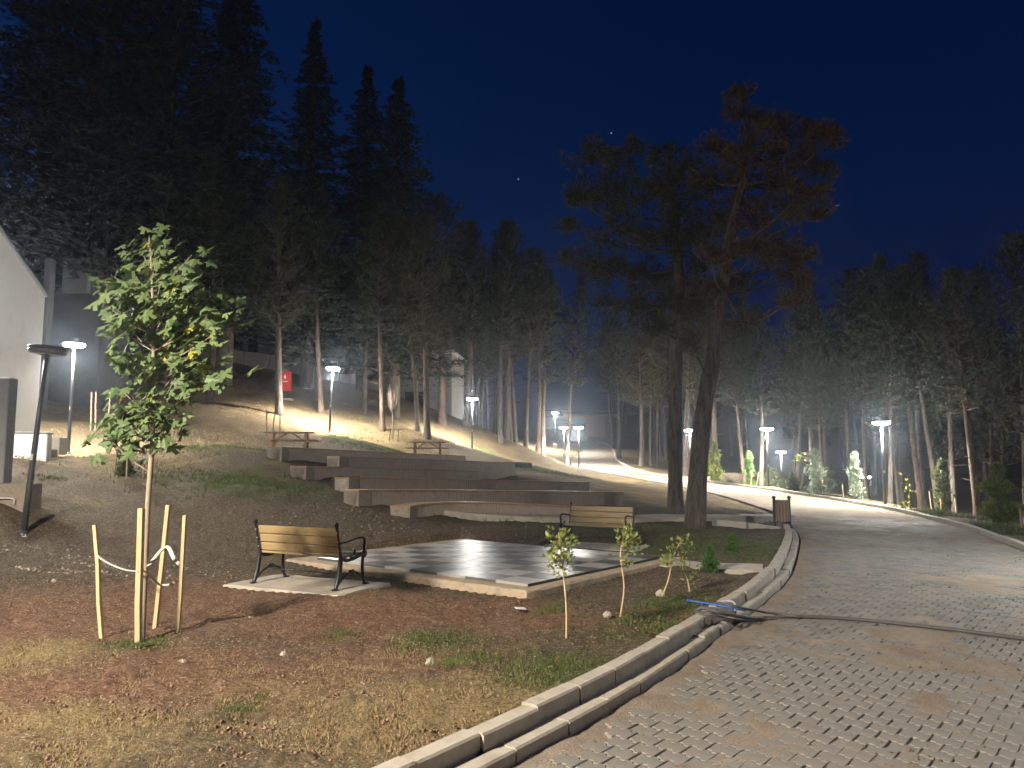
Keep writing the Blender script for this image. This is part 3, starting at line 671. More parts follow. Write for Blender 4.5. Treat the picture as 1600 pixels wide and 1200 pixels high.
# ------------------------------------------------------------------ benches
def bez(pts, n=14):
    P = [Vector(p) for p in pts]; out = []
    Q = [P[0] * 2 - P[1]] + P + [P[-1] * 2 - P[-2]]
    for i in range(1, len(Q) - 2):
        for k in range(n // 3 + 1):
            t = k / (n // 3 + 1); a, b, c, d = Q[i - 1], Q[i], Q[i + 1], Q[i + 2]
            out.append(.5 * ((2 * b) + (c - a) * t + (2 * a - 5 * b + 4 * c - d) * t * t + (3 * b - a - 3 * c + d) * t ** 3))
    out.append(P[-1]); return out
def bench(loc, rotz, label):
    r = thing('park_bench', label, 'bench', loc, rotz, 'park benches by the chessboard')
    HL = .75
    for sx in (-1, 1):
        x = sx * (HL - .03)
        mb = MB(); Y = lambda l: [(x, a, b) for a, b in l]
        mb.tube(bez(Y([(-.33, .0), (-.27, .16), (-.235, .38), (-.25, .5), (-.30, .72), (-.33, .84)])), [.022 + .008 * math.sin(i * .25) for i in range(len(bez(Y([(0, 0), (0, 1), (0, 2), (0, 3), (0, 4), (0, 5)]))))], 8, (1.15, 1))
        mb.tube(bez(Y([(-.36, .84), (-.33, .86), (-.305, .84)])), .022, 8)
        mb.tube(bez(Y([(.3, .0), (.255, .1), (.235, .24), (.25, .42)])), .02, 8, (1.15, 1))
        mb.tube(bez(Y([(-.24, .42), (-.12, .37), (.05, .38), (.18, .41), (.27, .42)])), .027, 8)
        for rr_ in (.048,):
            ring = [(x, .275 + rr_ * .6 * math.cos(t), .42 + rr_ * .6 * math.sin(t)) for t in np.linspace(0, 2 * math.pi, 12)]
            mb.tube(ring, .024, 8)
        mb.tube(bez(Y([(-.33, .02), (-.2, .13), (-.06, .19), (.0, .2), (.08, .19), (.2, .13), (.3, .02)])), .015, 6, (1.3, 1))
        mb.box((x, 0, .205), (.04, .11, .055), None, .02)
        mb.box((x, -.34, .012), (.055, .09, .024), None, .006); mb.box((x, .31, .012), (.055, .09, .024), None, .006)
        mb.build('end_frame', M['iron'], r, True)
        am = MB().tube(bez(Y([(-.27, .6), (-.1, .615), (.12, .645), (.235, .64), (.275, .59), (.265, .47)])), .014, 8, (1.5, 1))
        am.box((x, .06, .46), (.03, .05, .07), None, .014)
        am.build('armrest', M['iron'], r, True)
    def slat(name, y, z, h, t, tilt):
        Mx = Matrix.Rotation(tilt, 3, 'X'); MB().box((0, y, z), (2 * HL - .1, t, h), Mx, .008).build(name, M['wood'], r)
    for k, (y, z) in enumerate(((-.232, .505), (-.262, .625), (-.292, .745))): slat('back_slat', y + .02, z, .108, .032, R(13))
    for k, y in enumerate((-.175, -.075, .025, .125, .225)): slat('seat_slat', y, .425 - (.012 if k in (1, 2) else 0), .032, .088, 0)
    MB().tube([(-HL + .03, 0, .16), (HL - .03, 0, .16)], .009, 8).build('stretcher', M['iron'], r, True)
    bm = MB().lathe((0, 0, 0), [(.009, 0), (.009, .006), (.004, .008)], 6).mesh('bolt', M['galv'])
    for sx in (-1, 1):
        for (y, z) in ((-.232, .505), (-.262, .625), (-.292, .745)):
            b = link('bolt', bm, r, (sx * (HL - .035), y - .03, z)); b.rotation_euler = (R(90), 0, 0)
    return r
bench((BENCH_C.x, BENCH_C.y, .2), BENCH_A, 'nearer wooden bench with black iron ends seen from behind, on its own slab')
bench((B2.x, B2.y, .125), B2A, 'farther wooden bench with black iron ends, facing the chessboard')
def b2w(a, b): return (B2.x + a * math.cos(B2A) - b * math.sin(B2A), B2.y + a * math.sin(B2A) + b * math.cos(B2A))
slab('bench_footing', [b2w(1.0, .62), b2w(1.0, -.5), b2w(-1.0, -.5), b2w(-1.0, .62)][::-1], -.2, .125, M['conc'], 'small concrete footing under the farther bench')

# ------------------------------------------------------------------ terrace seats
ROWS = [[(440, 698, 25), (560, 704, 29), (728, 712, 35)], [(530, 713, 24.5), (660, 717, 28), (805, 723, 33)], [(478, 728, 22.5), (600, 731, 26), (748, 736, 30)],
        [(545, 746, 21.5), (720, 749, 25), (922, 753, 28)], [(560, 765, 19.5), (750, 766, 22.5), (975, 769, 25)], [(640, 791, 18.6), (760, 785, 20.4), (985, 798, 21.6)]]
ORD = ['topmost', 'second', 'third', 'fourth', 'fifth', 'lowest']
for k, row in enumerate(ROWS):
    P = np.array([tuple(at(*c)) for c in row]); 
    # smooth arc through three points
    tt = np.linspace(0, 1, 25); A, B, C = P; Bc = 2 * B - (A + C) / 2
    Q = ((1 - tt) ** 2)[:, None] * A + (2 * tt * (1 - tt))[:, None] * Bc + (tt ** 2)[:, None] * C
    r = thing('terrace_seat', ORD[k] + ' of the six long terrace seats with brown slatted front', 'terrace seat', tuple(A), 0, 'terrace seat rows')
    Q = Q - A
    hgt = .43
    def offs(s, d):
        q, L = poly_eval(Q, s); e, _ = poly_eval(Q, np.minimum(s + .05, L)); b, _ = poly_eval(Q, np.maximum(s - .05, 0)); tg = e - b; tg /= np.linalg.norm(tg[:, :2], axis=1)[:, None]
        n = np.stack([-tg[:, 1], tg[:, 0], np.zeros(len(s))], -1); return q + n * np.asarray(d)[..., None] if np.ndim(d) else q + n * d
    L = poly_eval(Q, np.array([0.0]))[1]; ss = np.linspace(0, L, 30)
    def sweep(d0, d1, z0, z1, s=ss):
        a, b = offs(s, d0), offs(s, d1); zz = lambda p, z: [Vector((q[0], q[1], q[2] + z)) for q in p]
        a0, a1, b0, b1 = zz(a, z0), zz(a, z1), zz(b, z0), zz(b, z1)
        return MB().quad_strip([[a0[i], b0[i], b1[i], a1[i]] for i in range(len(s))])
    sweep(.05, .5, -1.2, -.05).build('concrete_wall', M['conc'], r)
    nb = 3
    for q in range(nb): sweep(-.02 + q * .19, -.02 + q * .19 + .18, -.035, 0.0).build('seat_board', M['clad_top'], r)
    sl = MB(); s = .02 + (.45 if k < 5 else .3)
    while s < L - .02:
        a, b = offs(np.array([s, s + .086]), .012); c, d = offs(np.array([s, s + .086]), .04)
        rings = [[Vector((*p_[:2], p_[2] + z)) for p_ in (a, b, d, c)] for z in (-hgt - .25, -.04)]
        sl.quad_strip(rings); s += .092
    o = sl.build('slat_front', M['clad'], r); o['kind'] = 'stuff'
    # bare concrete end where the cladding stops
    e = sweep(-.01, .52, -.9, -.036, np.linspace(0, .44 if k < 5 else .28, 4)).build('concrete_end', M['conc_dim'], r)

# ------------------------------------------------------------------ picnic tables
def picnic(px, py, D, rz, label):
    p = at(px, py, D); r = thing('picnic_table', label, 'picnic table', p, rz, 'picnic tables above the terrace')
    for i in range(5): MB().box((0, -.3 + i * .15, .735), (1.85, .138, .04), None, .006).build('top_board', M['table'], r)
    for sy in (-1, 1):
        for i in range(2): MB().box((0, sy * (.66 + i * .14), .44), (2.1, .13, .04), None, .006).build('seat_board', M['table'], r)
    for sx in (-1, 1):
        x = sx * .62; f = MB()
        f.beam((x, -.32, .71), (x, -.62, 0), .045, .1, (1, 0, 0)); f.beam((x, .32, .71), (x, .62, 0), .045, .1, (1, 0, 0))
        f.beam((x + .045, -.8, .405), (x + .045, .8, .405), .045, .09); f.beam((x + .045, -.36, .69), (x + .045, .36, .69), .045, .07)
        f.build('trestle', M['table'], r)
        MB().beam((x * .9, 0, .42), (sx * .12, 0, .7), .05, .08, (0, 1, 0)).build('brace', M['table'], r)
    return r
picnic(452, 706, 29.5, R(10), 'picnic table behind the left end of the top terrace seat')
picnic(668, 714, 38.5, R(4), 'picnic table near the right end of the top terrace seat')

# ------------------------------------------------------------------ litter bin
def litter_bin(px, py, D):
    p = at(px, py, D); p.z = gz(p.x, p.y) - .02
    r = thing('litter_bin', 'wooden slatted litter bin on two dark posts by the kerb', 'litter bin', p, R(8))
    for sx in (-1, 1):
        MB().box((sx * .22, 0, .42), (.06, .06, .84), None, .008).build('post', M['iron'], r)
        MB().lathe((sx * .22, 0, .84), [(.05, 0), (.055, .03), (.03, .06), (.001, .07)], 10).build('post_cap', M['iron'], r, True)
    n = 15; rad = .19
    sm = MB().box((0, 0, 0), (.062, .02, .58), None, .004).mesh('slat', M['old_stake'])
    for i in range(n):
        t = 2 * math.pi * i / n; o = link('slat', sm, r, (rad * math.cos(t), rad * math.sin(t), .5)); o.rotation_euler = (0, 0, t + math.pi / 2)
    for z in (.26, .66): MB().tube([(.178 * math.cos(t), .178 * math.sin(t), z) for t in np.linspace(0, 2 * math.pi, 20)], .012, 6).build('hoop', M['iron'], r)
    MB().lathe((0, 0, .2), [(.001, 0), (.17, .0), (.17, .5), (.16, .5), (.16, .02), (.001, .02)], 18).build('liner', M['iron'], r, True)
litter_bin(1222, 815, 21.2)

# ------------------------------------------------------------------ left building and walls
C1, Cn = Vector((-14.84, 24.0)), Vector((-13.2, 16.0))
bl = thing('white_building', 'white rendered building wall with sloping top at the left edge', 'building', (C1.x, C1.y, 0))
def gable(front, y_pad, th, z_lo, z_off, thick):
    d = (Cn - C1).normalized(); n = Vector((d.y, -d.x)) * th
    if n.x > 0: n = -n
    a = C1 - d * y_pad; b = Cn; top = lambda p: 7.1 + (24.0 - p.y) * .335
    pts_ = [a - C1 - n.normalized() * front, b - C1 - n.normalized() * front, b - C1 + n, a - C1 + n]; zt = [top(a), top(b), top(b), top(a)]
    mb = MB(); mb.quad_strip([[Vector((p.x, p.y, (z_lo if z_lo is not None else z + z_off - thick))) for p, z in zip(pts_, zt)], [Vector((p.x, p.y, z + z_off)) for p, z in zip(pts_, zt)]]); return mb
gable(0, 0, 9, -.5, 0, 0).build('wall', M['render'], bl)
gable(.06, .06, 9.1, None, .1, .098).build('parapet_cap', M['greywall'], bl)
gable(.03, .03, 9, None, -4.75, 1.2) if False else None
# annex box wall, grey fence slab, plinth
pA = at(46, 690, 20.5)
ax = thing('white_low_wall', 'low white rendered box wall in front of the building', 'wall', (pA.x, pA.y, 0), R(18))
MB().box((0, 0, 1.62), (.95, .5, 2.0), None, .02).build('wall', M['render'], ax)
MB().box((0, 0, 2.64), (1.0, .55, .05), None, .01).build('coping', M['panel'], ax)
pB = at(-8, 690, 15.8)
gs = MB().box((0, 0, 1.45), (.62, .3, 3.6), None, .02).build('grey_wall_slab', M['greywall']); gs.location = (pB.x, pB.y, .35); tag(gs, 'dark grey upright wall slab cut by the left edge', 'wall')
pC = at(22, 760, 15.5)
cp = thing('concrete_plinth', 'concrete plinth with a bracket behind the leaning pole', 'plinth', (pC.x, pC.y, gz(pC.x, pC.y)))
MB().box((0, 0, .05), (.85, .5, .62), None, .02).build('block', M['conc_dim'], cp)
MB().tube(bez([(-.2, -.27, -.05), (-.2, -.3, .06), (0, -.31, .08), (.2, -.3, .06), (.2, -.27, -.05)]), .018, 8).build('bracket', M['galv'], cp, True)
for (px, py, D, sx, sz, lab) in ((86, 697, 22.5, .5, .5, 'square concrete block beside the low white wall'), (40, 708, 21, 1.5, .22, 'low concrete kerb block under the low white wall')):
    q = at(px, py, D); o = MB().box((0, 0, 0), (sx, .45, sz), None, .02).build('concrete_block', M['conc']); o.location = q; tag(o, lab, 'block')
# far building on the hill with perforated facade, and its retaining wall
def far_building():
    b = thing('hill_building', 'pale hill building with a dotted facade behind the pines', 'building', at(648, 645, 62), R(-6))
    MB().box((0, 3, 1.6), (6.0, 6, 6.4), None, .02).build('wall', M['panel'], b)
    hm = MB().tube([(0, .02, 0), (0, -.03, 0)], .07, 10).mesh('facade_hole', M['dark'])
    for i in range(11):
        for j in range(5):
            link('facade_hole', hm, b, (-2.75 + i * .55 + random.uniform(-.12, .12), -.0, 2.2 + j * .52 + random.uniform(-.1, .1)))
    for i in range(3): 
        w = MB().box((-1.6 + i * 1.1, -.01, .6), (.85, .12, 2.2), None, .01).build('door', M['dark'], b); MB().box((-1.6 + i * 1.1 - .36, -.09, .6), (.06, .06, 2.1)).build('frame', M['galv'], w)
    MB().box((0, 2.8, 4.9), (6.5, 6.6, .25), None, .02).build('roof', M['galv'], b)
far_building()
def upper_building():
    c = at(420, 560, 66)
    b = thing('upper_building', 'long dim building behind the retaining wall and railing', 'building', c, R(-3))
    MB().box((0, 4, 3), (26, 8, 9.5), None, .03).build('wall', M['farwall'], b)
    for i in range(6):
        for j in range(2):
            w = MB().box((-10.5 + i * 4.2, -.02, 1.2 + j * 3.4), (2.2, .12, 1.7), None, .01).build('window', M['dark'], b)
            MB().box((-10.5 + i * 4.2, -.12, .3 + j * 3.4), (2.5, .2, .1), None, .01).build('sill', M['panel'], w)
    MB().box((0, 4, 7.9), (26.6, 8.6, .3), None, .02).build('roof', M['galv'], b)
upper_building()
rw0, rw1 = at(300, 572, 54), at(600, 606, 58)
rw = thing('retaining_wall', 'long low retaining wall with railing at the top of the slope', 'retaining wall', (rw0.x, rw0.y, 0))
d = rw1 - rw0; n_seg = 8
for i in range(n_seg):
    a = d * (i / n_seg); b = d * ((i + 1) / n_seg)
    MB().beam((a.x, a.y, (rw0.z + a.z) + .2), (b.x - d.x * .001, b.y, (rw0.z + b.z) + .2), .35, 2.6).build('wall_panel', M['farwall'], rw)
    MB().tube([(b.x, b.y, rw0.z + b.z + 1.4), (b.x, b.y, rw0.z + b.z + 2.5)], .03, 6).build('railing_post', M['iron'], rw)
for z in (1.9, 2.45): MB().tube([(0, 0, rw0.z + z), (d.x, d.y, rw1.z + z)], .025, 6).build('rail', M['iron'], rw)
# tall pale panels of the building left behind the lamp
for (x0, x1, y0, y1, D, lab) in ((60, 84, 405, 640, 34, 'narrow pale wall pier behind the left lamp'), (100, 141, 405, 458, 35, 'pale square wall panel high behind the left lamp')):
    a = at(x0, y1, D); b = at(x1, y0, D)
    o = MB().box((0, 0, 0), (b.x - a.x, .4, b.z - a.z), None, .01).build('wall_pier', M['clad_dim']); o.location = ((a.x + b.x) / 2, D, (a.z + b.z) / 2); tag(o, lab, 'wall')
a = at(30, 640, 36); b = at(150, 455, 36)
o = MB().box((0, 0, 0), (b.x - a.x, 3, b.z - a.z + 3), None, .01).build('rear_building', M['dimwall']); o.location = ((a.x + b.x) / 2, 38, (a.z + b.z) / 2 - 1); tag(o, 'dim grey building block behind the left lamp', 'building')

# wooden pavilion at the end of the road
pv = thing('wooden_pavilion', 'small wooden pavilion at the far end of the road', 'pavilion', at(928, 690, 122), R(-4))
for x in (-4.2, -1.2, 2.2): MB().box((x, 0, 1.6), (.32, .32, 5.2), None, .02).build('post', M['pavwood'], pv)
MB().box((-1, 0, 4.1), (7.6, .34, .36), None, .02).build('beam', M['pavwood'], pv)
for i in range(9): MB().box((-.9 + i * .33, 1.2, 1.8), (.28, .08, 4.4), None, .01).build('board', M['pavwood'], pv)
MB().prism([(-6, -1), (4, -1), (4, 5), (-6, 5)], 4.35, 4.7).build('roof', M['dark'], pv)

# red cabinet by a pine trunk
pc = at(446, 623, 46); rc = thing('fire_cabinet', 'red upright cabinet with white marks beside a pine trunk', 'cabinet', pc)
MB().box((0, 0, .25), (.5, .4, .5), None, .01).build('base', M['iron'], rc); MB().box((0, 0, 1.05), (.56, .42, 1.2), None, .02).build('body', M['red'], rc)
mk = MB().box((.02, -.213, 1.02), (.26, .006, .05)).build('white_mark', M['white'], rc)
fl = MB(); fl.v = [(-.05, -.214, 1.2), (.05, -.214, 1.2), (.07, -.214, 1.3), (.0, -.214, 1.48), (-.07, -.214, 1.3)]; fl.f = [(0, 1, 2, 3, 4)]; fl.build('flame_mark', M['white'], rc)
MB().box((0, 0, -.06), (.8, .6, .12), None, .01).build('plinth', M['conc'], rc)

# ------------------------------------------------------------------ foliage builders
def blades(P, Dr, ln, w, k=6, spread=.9, seed=0):
    g = np.random.default_rng(seed); n = len(P)
    P = np.repeat(P, k, 0); Dr = np.repeat(Dr, k, 0); ln = np.repeat(np.broadcast_to(ln, n), k)
    b = unit(unit(Dr) + g.normal(0, spread, P.shape) * .6)
    s = unit(np.cross(b, g.normal(0, 1, P.shape)))
    ln = ln * g.uniform(.6, 1.2, len(P)); ww = w * g.uniform(.7, 1.3, len(P))
    V = np.stack([P - s * ww[:, None] / 2, P + s * ww[:, None] / 2, P + b * ln[:, None]], 1).reshape(-1, 3)
    return V, np.arange(len(V)).reshape(-1, 3)
def leaves_np(P, N, size, seed=0):
    """pointed oval leaves: two triangles each"""
    g = np.random.default_rng(seed); n = len(P); N = unit(N + g.normal(0, .6, N.shape)); s = unit(np.cross(N, g.normal(0, 1, N.shape)))
    L = (size * g.uniform(.6, 1.25, n))[:, None]
    q = np.stack([P, P + N * L * .45 + s * L * .26, P + N * L, P + N * L * .45 - s * L * .26], 1).reshape(-1, 3)
    return q, np.arange(4 * n).reshape(-1, 4)

def pine_proto(seed, H=14.0, cb=.42, spread=2.6, trunk_r=.2, mat='needle', barkm='bark', bend=.3, tufts=5, cone=.55, name='pine_tree'):
    g = np.random.default_rng(seed); root = thing(name, 'pine', 'tree'); mb = MB()
    ph = g.uniform(0, 6.3); axis = lambda z: np.array([bend * math.sin(z / H * 2.6 + ph) - bend * math.sin(ph), bend * .7 * math.cos(z / H * 3.1 + ph) - bend * .7 * math.cos(ph), z])
    zs = np.r_[-.5, .0, .25, np.linspace(.8, H * .97, 12)]
    mb.tube([axis(z) for z in zs], [trunk_r * (1.35 if z <= 0 else 1.15 if z < .3 else (1 - .86 * z / H)) for z in zs], 10)
    TP = []; TD = []; TL = []
    # dead snags below the crown
    for i in range(9):
        z = g.uniform(H * .16, H * cb); a = g.uniform(0, 6.3); p = axis(z); L = g.uniform(.4, 1.5)
        mb.tube([p, p + np.array([math.cos(a), math.sin(a), .1]) * L * .6, p + np.array([math.cos(a + .2), math.sin(a + .2), g.uniform(-.15, .2)]) * L], [.022, .014, .006], 4)
    z = H * cb
    while z < H * .985:
        f = (z - H * cb) / (H * (1 - cb)); prof = (math.sin(math.pi * (min(f, .999) * .80 + .17)) ** .8) * (1 - cone * f)
        nb = g.integers(4, 7); a0 = g.uniform(0, 6.3)
        for b in range(nb):
            a = a0 + b * 6.283 / nb + g.uniform(-.35, .35); L = max(.35, spread * prof * g.uniform(.55, 1.18)); up = .12 + .75 * f + g.uniform(-.12, .2)
            p0 = axis(z + g.uniform(-.15, .15)); dr = np.array([math.cos(a), math.sin(a), up]); dr /= np.linalg.norm(dr)
            p1 = p0 + dr * L * .55 + np.array([0, 0, -.05 * L]); p2 = p0 + dr * L + np.array([0, 0, .12 * L])
            mb.tube([p0, p1, p2], [.045 * (1 - .6 * f) + .01, .026, .008], 4)
            nt = int(6 + L * 9)
            for t in g.uniform(.3, 1.04, nt) ** .8:
                p = (p0 * (1 - t) ** 2 + p1 * 2 * t * (1 - t) + p2 * t * t) + g.normal(0, .07 + .16 * L * t * .5, 3) * np.array([1, 1, .6])
                TP.append(p); TD.append(dr * .6 + np.array([0, 0, .75]) + g.normal(0, .3, 3)); TL.append(g.uniform(.22, .36))
        z += g.uniform(.32, .5) * (1 + .2 * (1 - f))
    top = axis(H * .97)
    for i in range(14): TP.append(top + g.normal(0, .12, 3)); TD.append(np.array([0, 0, 1.]) + g.normal(0, .3, 3)); TL.append(.35)
    mb.build('trunk', M[barkm], root, True)
    V, Fc = blades(np.array(TP), np.array(TD), np.array(TL), .05, tufts, .95, seed + 1)
    link('crown', np_mesh('crown', V, Fc, M[mat]), root)
    return root
def cedar_proto(seed, H=22.0, spread=4.2, mat='cedar'):
    g = np.random.default_rng(seed); root = thing('cedar_tree', 'cedar', 'tree'); mb = MB()
    mb.tube([(0, 0, z) for z in np.r_[-1, 0, np.linspace(1, H, 10)]], [.26 * (1.1 - z / H) + .02 for z in np.r_[0, 0, np.linspace(1, H, 10)]], 10)
    TP = []; TD = []; TL = []; z = H * .12
    while z < H * .995:
        f = z / H; prof = (1 - f) ** .88 * (1 - .35 * math.sin(z * 1.9) ** 2) * 1.2
        nb = g.integers(5, 8); a0 = g.uniform(0, 6.3)
        for b in range(nb):
            a = a0 + b * 6.283 / nb + g.uniform(-.3, .3); L = max(.12, spread * prof * g.uniform(.5, 1.15)); dr = np.array([math.cos(a), math.sin(a), .12]); p0 = np.array([0, 0, z + g.uniform(-.2, .2)])
            p2 = p0 + dr * L - np.array([0, 0, .09 * L]); mb.tube([p0, (p0 + p2) / 2 + np.array([0, 0, .1]), p2], [.05 * (1 - f) + .012, .025, .006], 4)
            sd = np.array([-math.sin(a), math.cos(a), 0])
            for t in g.uniform(.15, 1.03, int(7 + L * 10)):
                TP.append(p0 * (1 - t) + p2 * t + sd * g.normal(0, .22 * L * (1 - t * .6)) + np.array([0, 0, g.normal(.05, .07)])); TD.append(dr + g.normal(0, .45, 3) * np.array([1, 1, .35])); TL.append(g.uniform(.3, .5) * (1.15 - .6 * f))
        z += g.uniform(.42, .62) * (1.1 - .45 * f)
    mb.build('trunk', M['bark'], root, True)
    V, Fc = blades(np.array(TP), np.array(TD), np.array(TL), .07, 5, .8, seed + 1)
    link('crown', np_mesh('crown', V, Fc, M[mat]), root)
    return root
PROTO = [pine_proto(101, 14, .40, 2.5, .19, 'needle', 'bark'), pine_proto(102, 14, .46, 2.2, .17, 'needle', 'bark_red', .45), pine_proto(103, 14, .36, 2.9, .21, 'needle_olive', 'bark', .25),
         pine_proto(104, 14, .5, 2.4, .16, 'needle_olive', 'bark', .5), pine_proto(105, 14, .42, 2.0, .15, 'needle', 'bark', .35, cone=.7), pine_proto(106, 14, .44, 3.3, .24, 'needle_olive', 'bark_red', .3, cone=.35)]
CED = [cedar_proto(201, 22, 4.2), cedar_proto(202, 22, 3.6), cedar_proto(203, 22, 5.0)]
used = set()
def plant(kind, loc, H, label, group, rz=None, lean=(0, 0), widen=1.0):
    proto = (PROTO + CED)[kind]; H0 = 14.0 if kind < 6 else 22.0; s = H / H0
    rot = (lean[0], lean[1], random.uniform(0, 6.28) if rz is None else rz)
    if kind not in used:
        used.add(kind); o = proto; o.location = loc; o.rotation_euler = rot; o.scale = (s * widen, s * widen, s); o['label'] = label; o['group'] = group
        return o
    return dup(proto, loc, rot, (s * widen, s * widen, s), label, group)
TAKEN = []
def tree_px(kind, px, D, topy, label, group='pines on the hillside', lean=(0, 0), widen=1.0):
    g = on(px, D); top = at(px, topy, D).z; plant(kind, (g.x, g.y, g.z), max(4, top - g.z), label, group, None, lean, widen); TAKEN.append((g.x, g.y))
# --- hillside, left
for a in ((6, 45, 46, -260, 'leftmost tall cedar behind the white building'), (7, 135, 40, -240, 'tall cedar rising behind the left lamp'), (8, 240, 43, -180, 'tall broad cedar rising behind the staked maple'),
          (6, 345, 47, -80, 'tall cedar whose top leaves the picture right of the maple'), (7, 475, 51, 38, 'slender pointed cedar, tallest complete silhouette on the left'),
          (6, 563, 55, 105, 'thin cedar top between the two pointed cedars'), (8, 614, 50, 125, 'broad dark cedar at the right end of the cedar group')):
    tree_px(*a, group='tall cedars on the hill', widen=1.35)
for a in ((0, 325, 41.5, 240, 'pine trunk just right of the staked maple'), (2, 434, 41, 270, 'pine with pale lit bark beside the red cabinet'), (1, 500, 45, 300, 'pine leaning right behind the lamp above the picnic table', 0, .1),
          (4, 568, 48, 330, 'slim pine leaning right of the lamp above the picnic table', 0, .08), (1, 597, 43, 330, 'orange-barked pine behind the bare shrub', 0, .04), (3, 652, 46.5, 340, 'darker of the two pines behind the second picnic table', 0, .06),
          (2, 667, 42.5, 330, 'lit straight pine directly behind the second picnic table'), (0, 727, 56, 350, 'pine standing behind the lamp by the second picnic table'), (4, 782, 55, 345, 'lit pine trunk first right of that lamp'),
          (0, 796, 61, 360, 'thin dark pine second right of that lamp'), (4, 806, 64, 380, 'thin dark pine third right of that lamp'), (3, 822, 60, 390, 'pine trunk at the foot of the wooded bank'),
          (1, 840, 63, 400, 'reddish curved pine trunk at the foot of the bank', 0, -.05), (0, 849, 68, 420, 'pine behind the reddish curved trunk'), (5, 690, 53, 312, 'dense pine crown right of the broad cedar'),
          (2, 790, 60, 345, 'dense pine crown with the jagged top above the lamps'), (2, 735, 58, 345, 'dense pine crown between two others above the lamps')):
    ln = (a[5], a[6]) if len(a) > 6 else (0, 0); tree_px(*a[:5], lean=ln)
tree_px(4, 886, 63.5, 430, 'pale lit leaning trunk at the left road edge beside the far lamps', lean=(0, .06))
for a in ((0, 967, 79, 470, 'pine left of the pair beyond the road bend'), (2, 1003, 67, 465, 'pine trunk beyond the road bend, nearer of the pair'), (4, 1017, 71, 480, 'thin pine trunk beside the nearer one past the bend'), (1, 957, 98, 500, 'thin pine beside the pavilion road')):
    tree_px(*a, group='pines past the road bend')
# --- right wood, front row
for a in ((5, 1117, 54, 470, 'thick pine trunk behind the golden thuja on the right verge'), (1, 1163, 46, 490, 'pale pine trunk leaning by the road, left of the two lamps', 0, .06), (0, 1188, 45, 480, 'pine trunk directly left of the taller lamp'),
          (4, 1243, 52, 450, 'slanting pine trunk right of the two lamps', 0, .07), (2, 1274, 55, 440, 'pine behind the grey spruce saplings'), (3, 1332, 50, 420, 'slim pine left of the largest right lamp'), (4, 1388, 36, 430, 'brightly lit short trunk directly right of the largest lamp'),
          (0, 1405, 39, 400, 'pine trunk second right of the largest lamp'), (1, 1436, 38, 420, 'thin pine trunk third right of the largest lamp'), (3, 1462, 35.5, 410, 'pine trunk left of the two slim ones near the right stakes'), (4, 1488, 34, 420, 'slim pale pine trunk among the right stakes')):
    ln = (a[5], a[6]) if len(a) > 6 else (0, 0); tree_px(*a[:5], group='pines along the forest kerb', lean=ln)
tree_px(5, 1524, 29.5, 425, 'large straight pine with long side limbs near the right edge', 'pines along the forest kerb')
tree_px(2, 1597, 36, 365, 'pine cut by the right edge', 'pines along the forest kerb')
def filler(n, xf, yf, h, label, group, kinds, dmin=2.6):
    k = 0; tries = 0
    while k < n and tries < 4000:
        tries += 1; x = random.uniform(*xf); y = random.uniform(*yf)
        if xl(y) - 2.5 < x < xr(y) + 2.2: continue
        if x > xr(y) and y < 34: continue
        if any((x - a) ** 2 + (y - b) ** 2 < dmin ** 2 for a, b in TAKEN): continue
        if abs(x) > y * .74 + 3: continue
        TAKEN.append((x, y)); k += 1
        plant(random.choice(kinds), (x, y, gz(x, y) - .1), random.uniform(*h), label, group, widen=random.uniform(.85, 1.15))
filler(46, (11, 52), (36, 100), (12.5, 16.5), 'dark pine deep in the wood behind the right lamps', 'pines deep in the right wood', [0, 1, 2, 4, 5])
filler(14, (-44, -20), (44, 68), (13, 18), 'dark pine among the cedars left of the retaining wall', 'pines among the left cedars', [0, 2, 4, 5])
filler(26, (-44, -1), (70, 112), (12, 17), 'dark pine deep in the wood up the hill', 'pines deep in the hill wood', [0, 2, 4, 5])
filler(16, (-14, 40), (118, 150), (13, 19), 'dark pine in the far wood behind the pavilion', 'pines behind the pavilion', [0, 2, 4, 5])
for kk in range(9):
    if kk not in used:
        r_ = (PROTO + CED)[kk]
        for ch in list(r_.children): bpy.data.objects.remove(ch)
        bpy.data.objects.remove(r_)

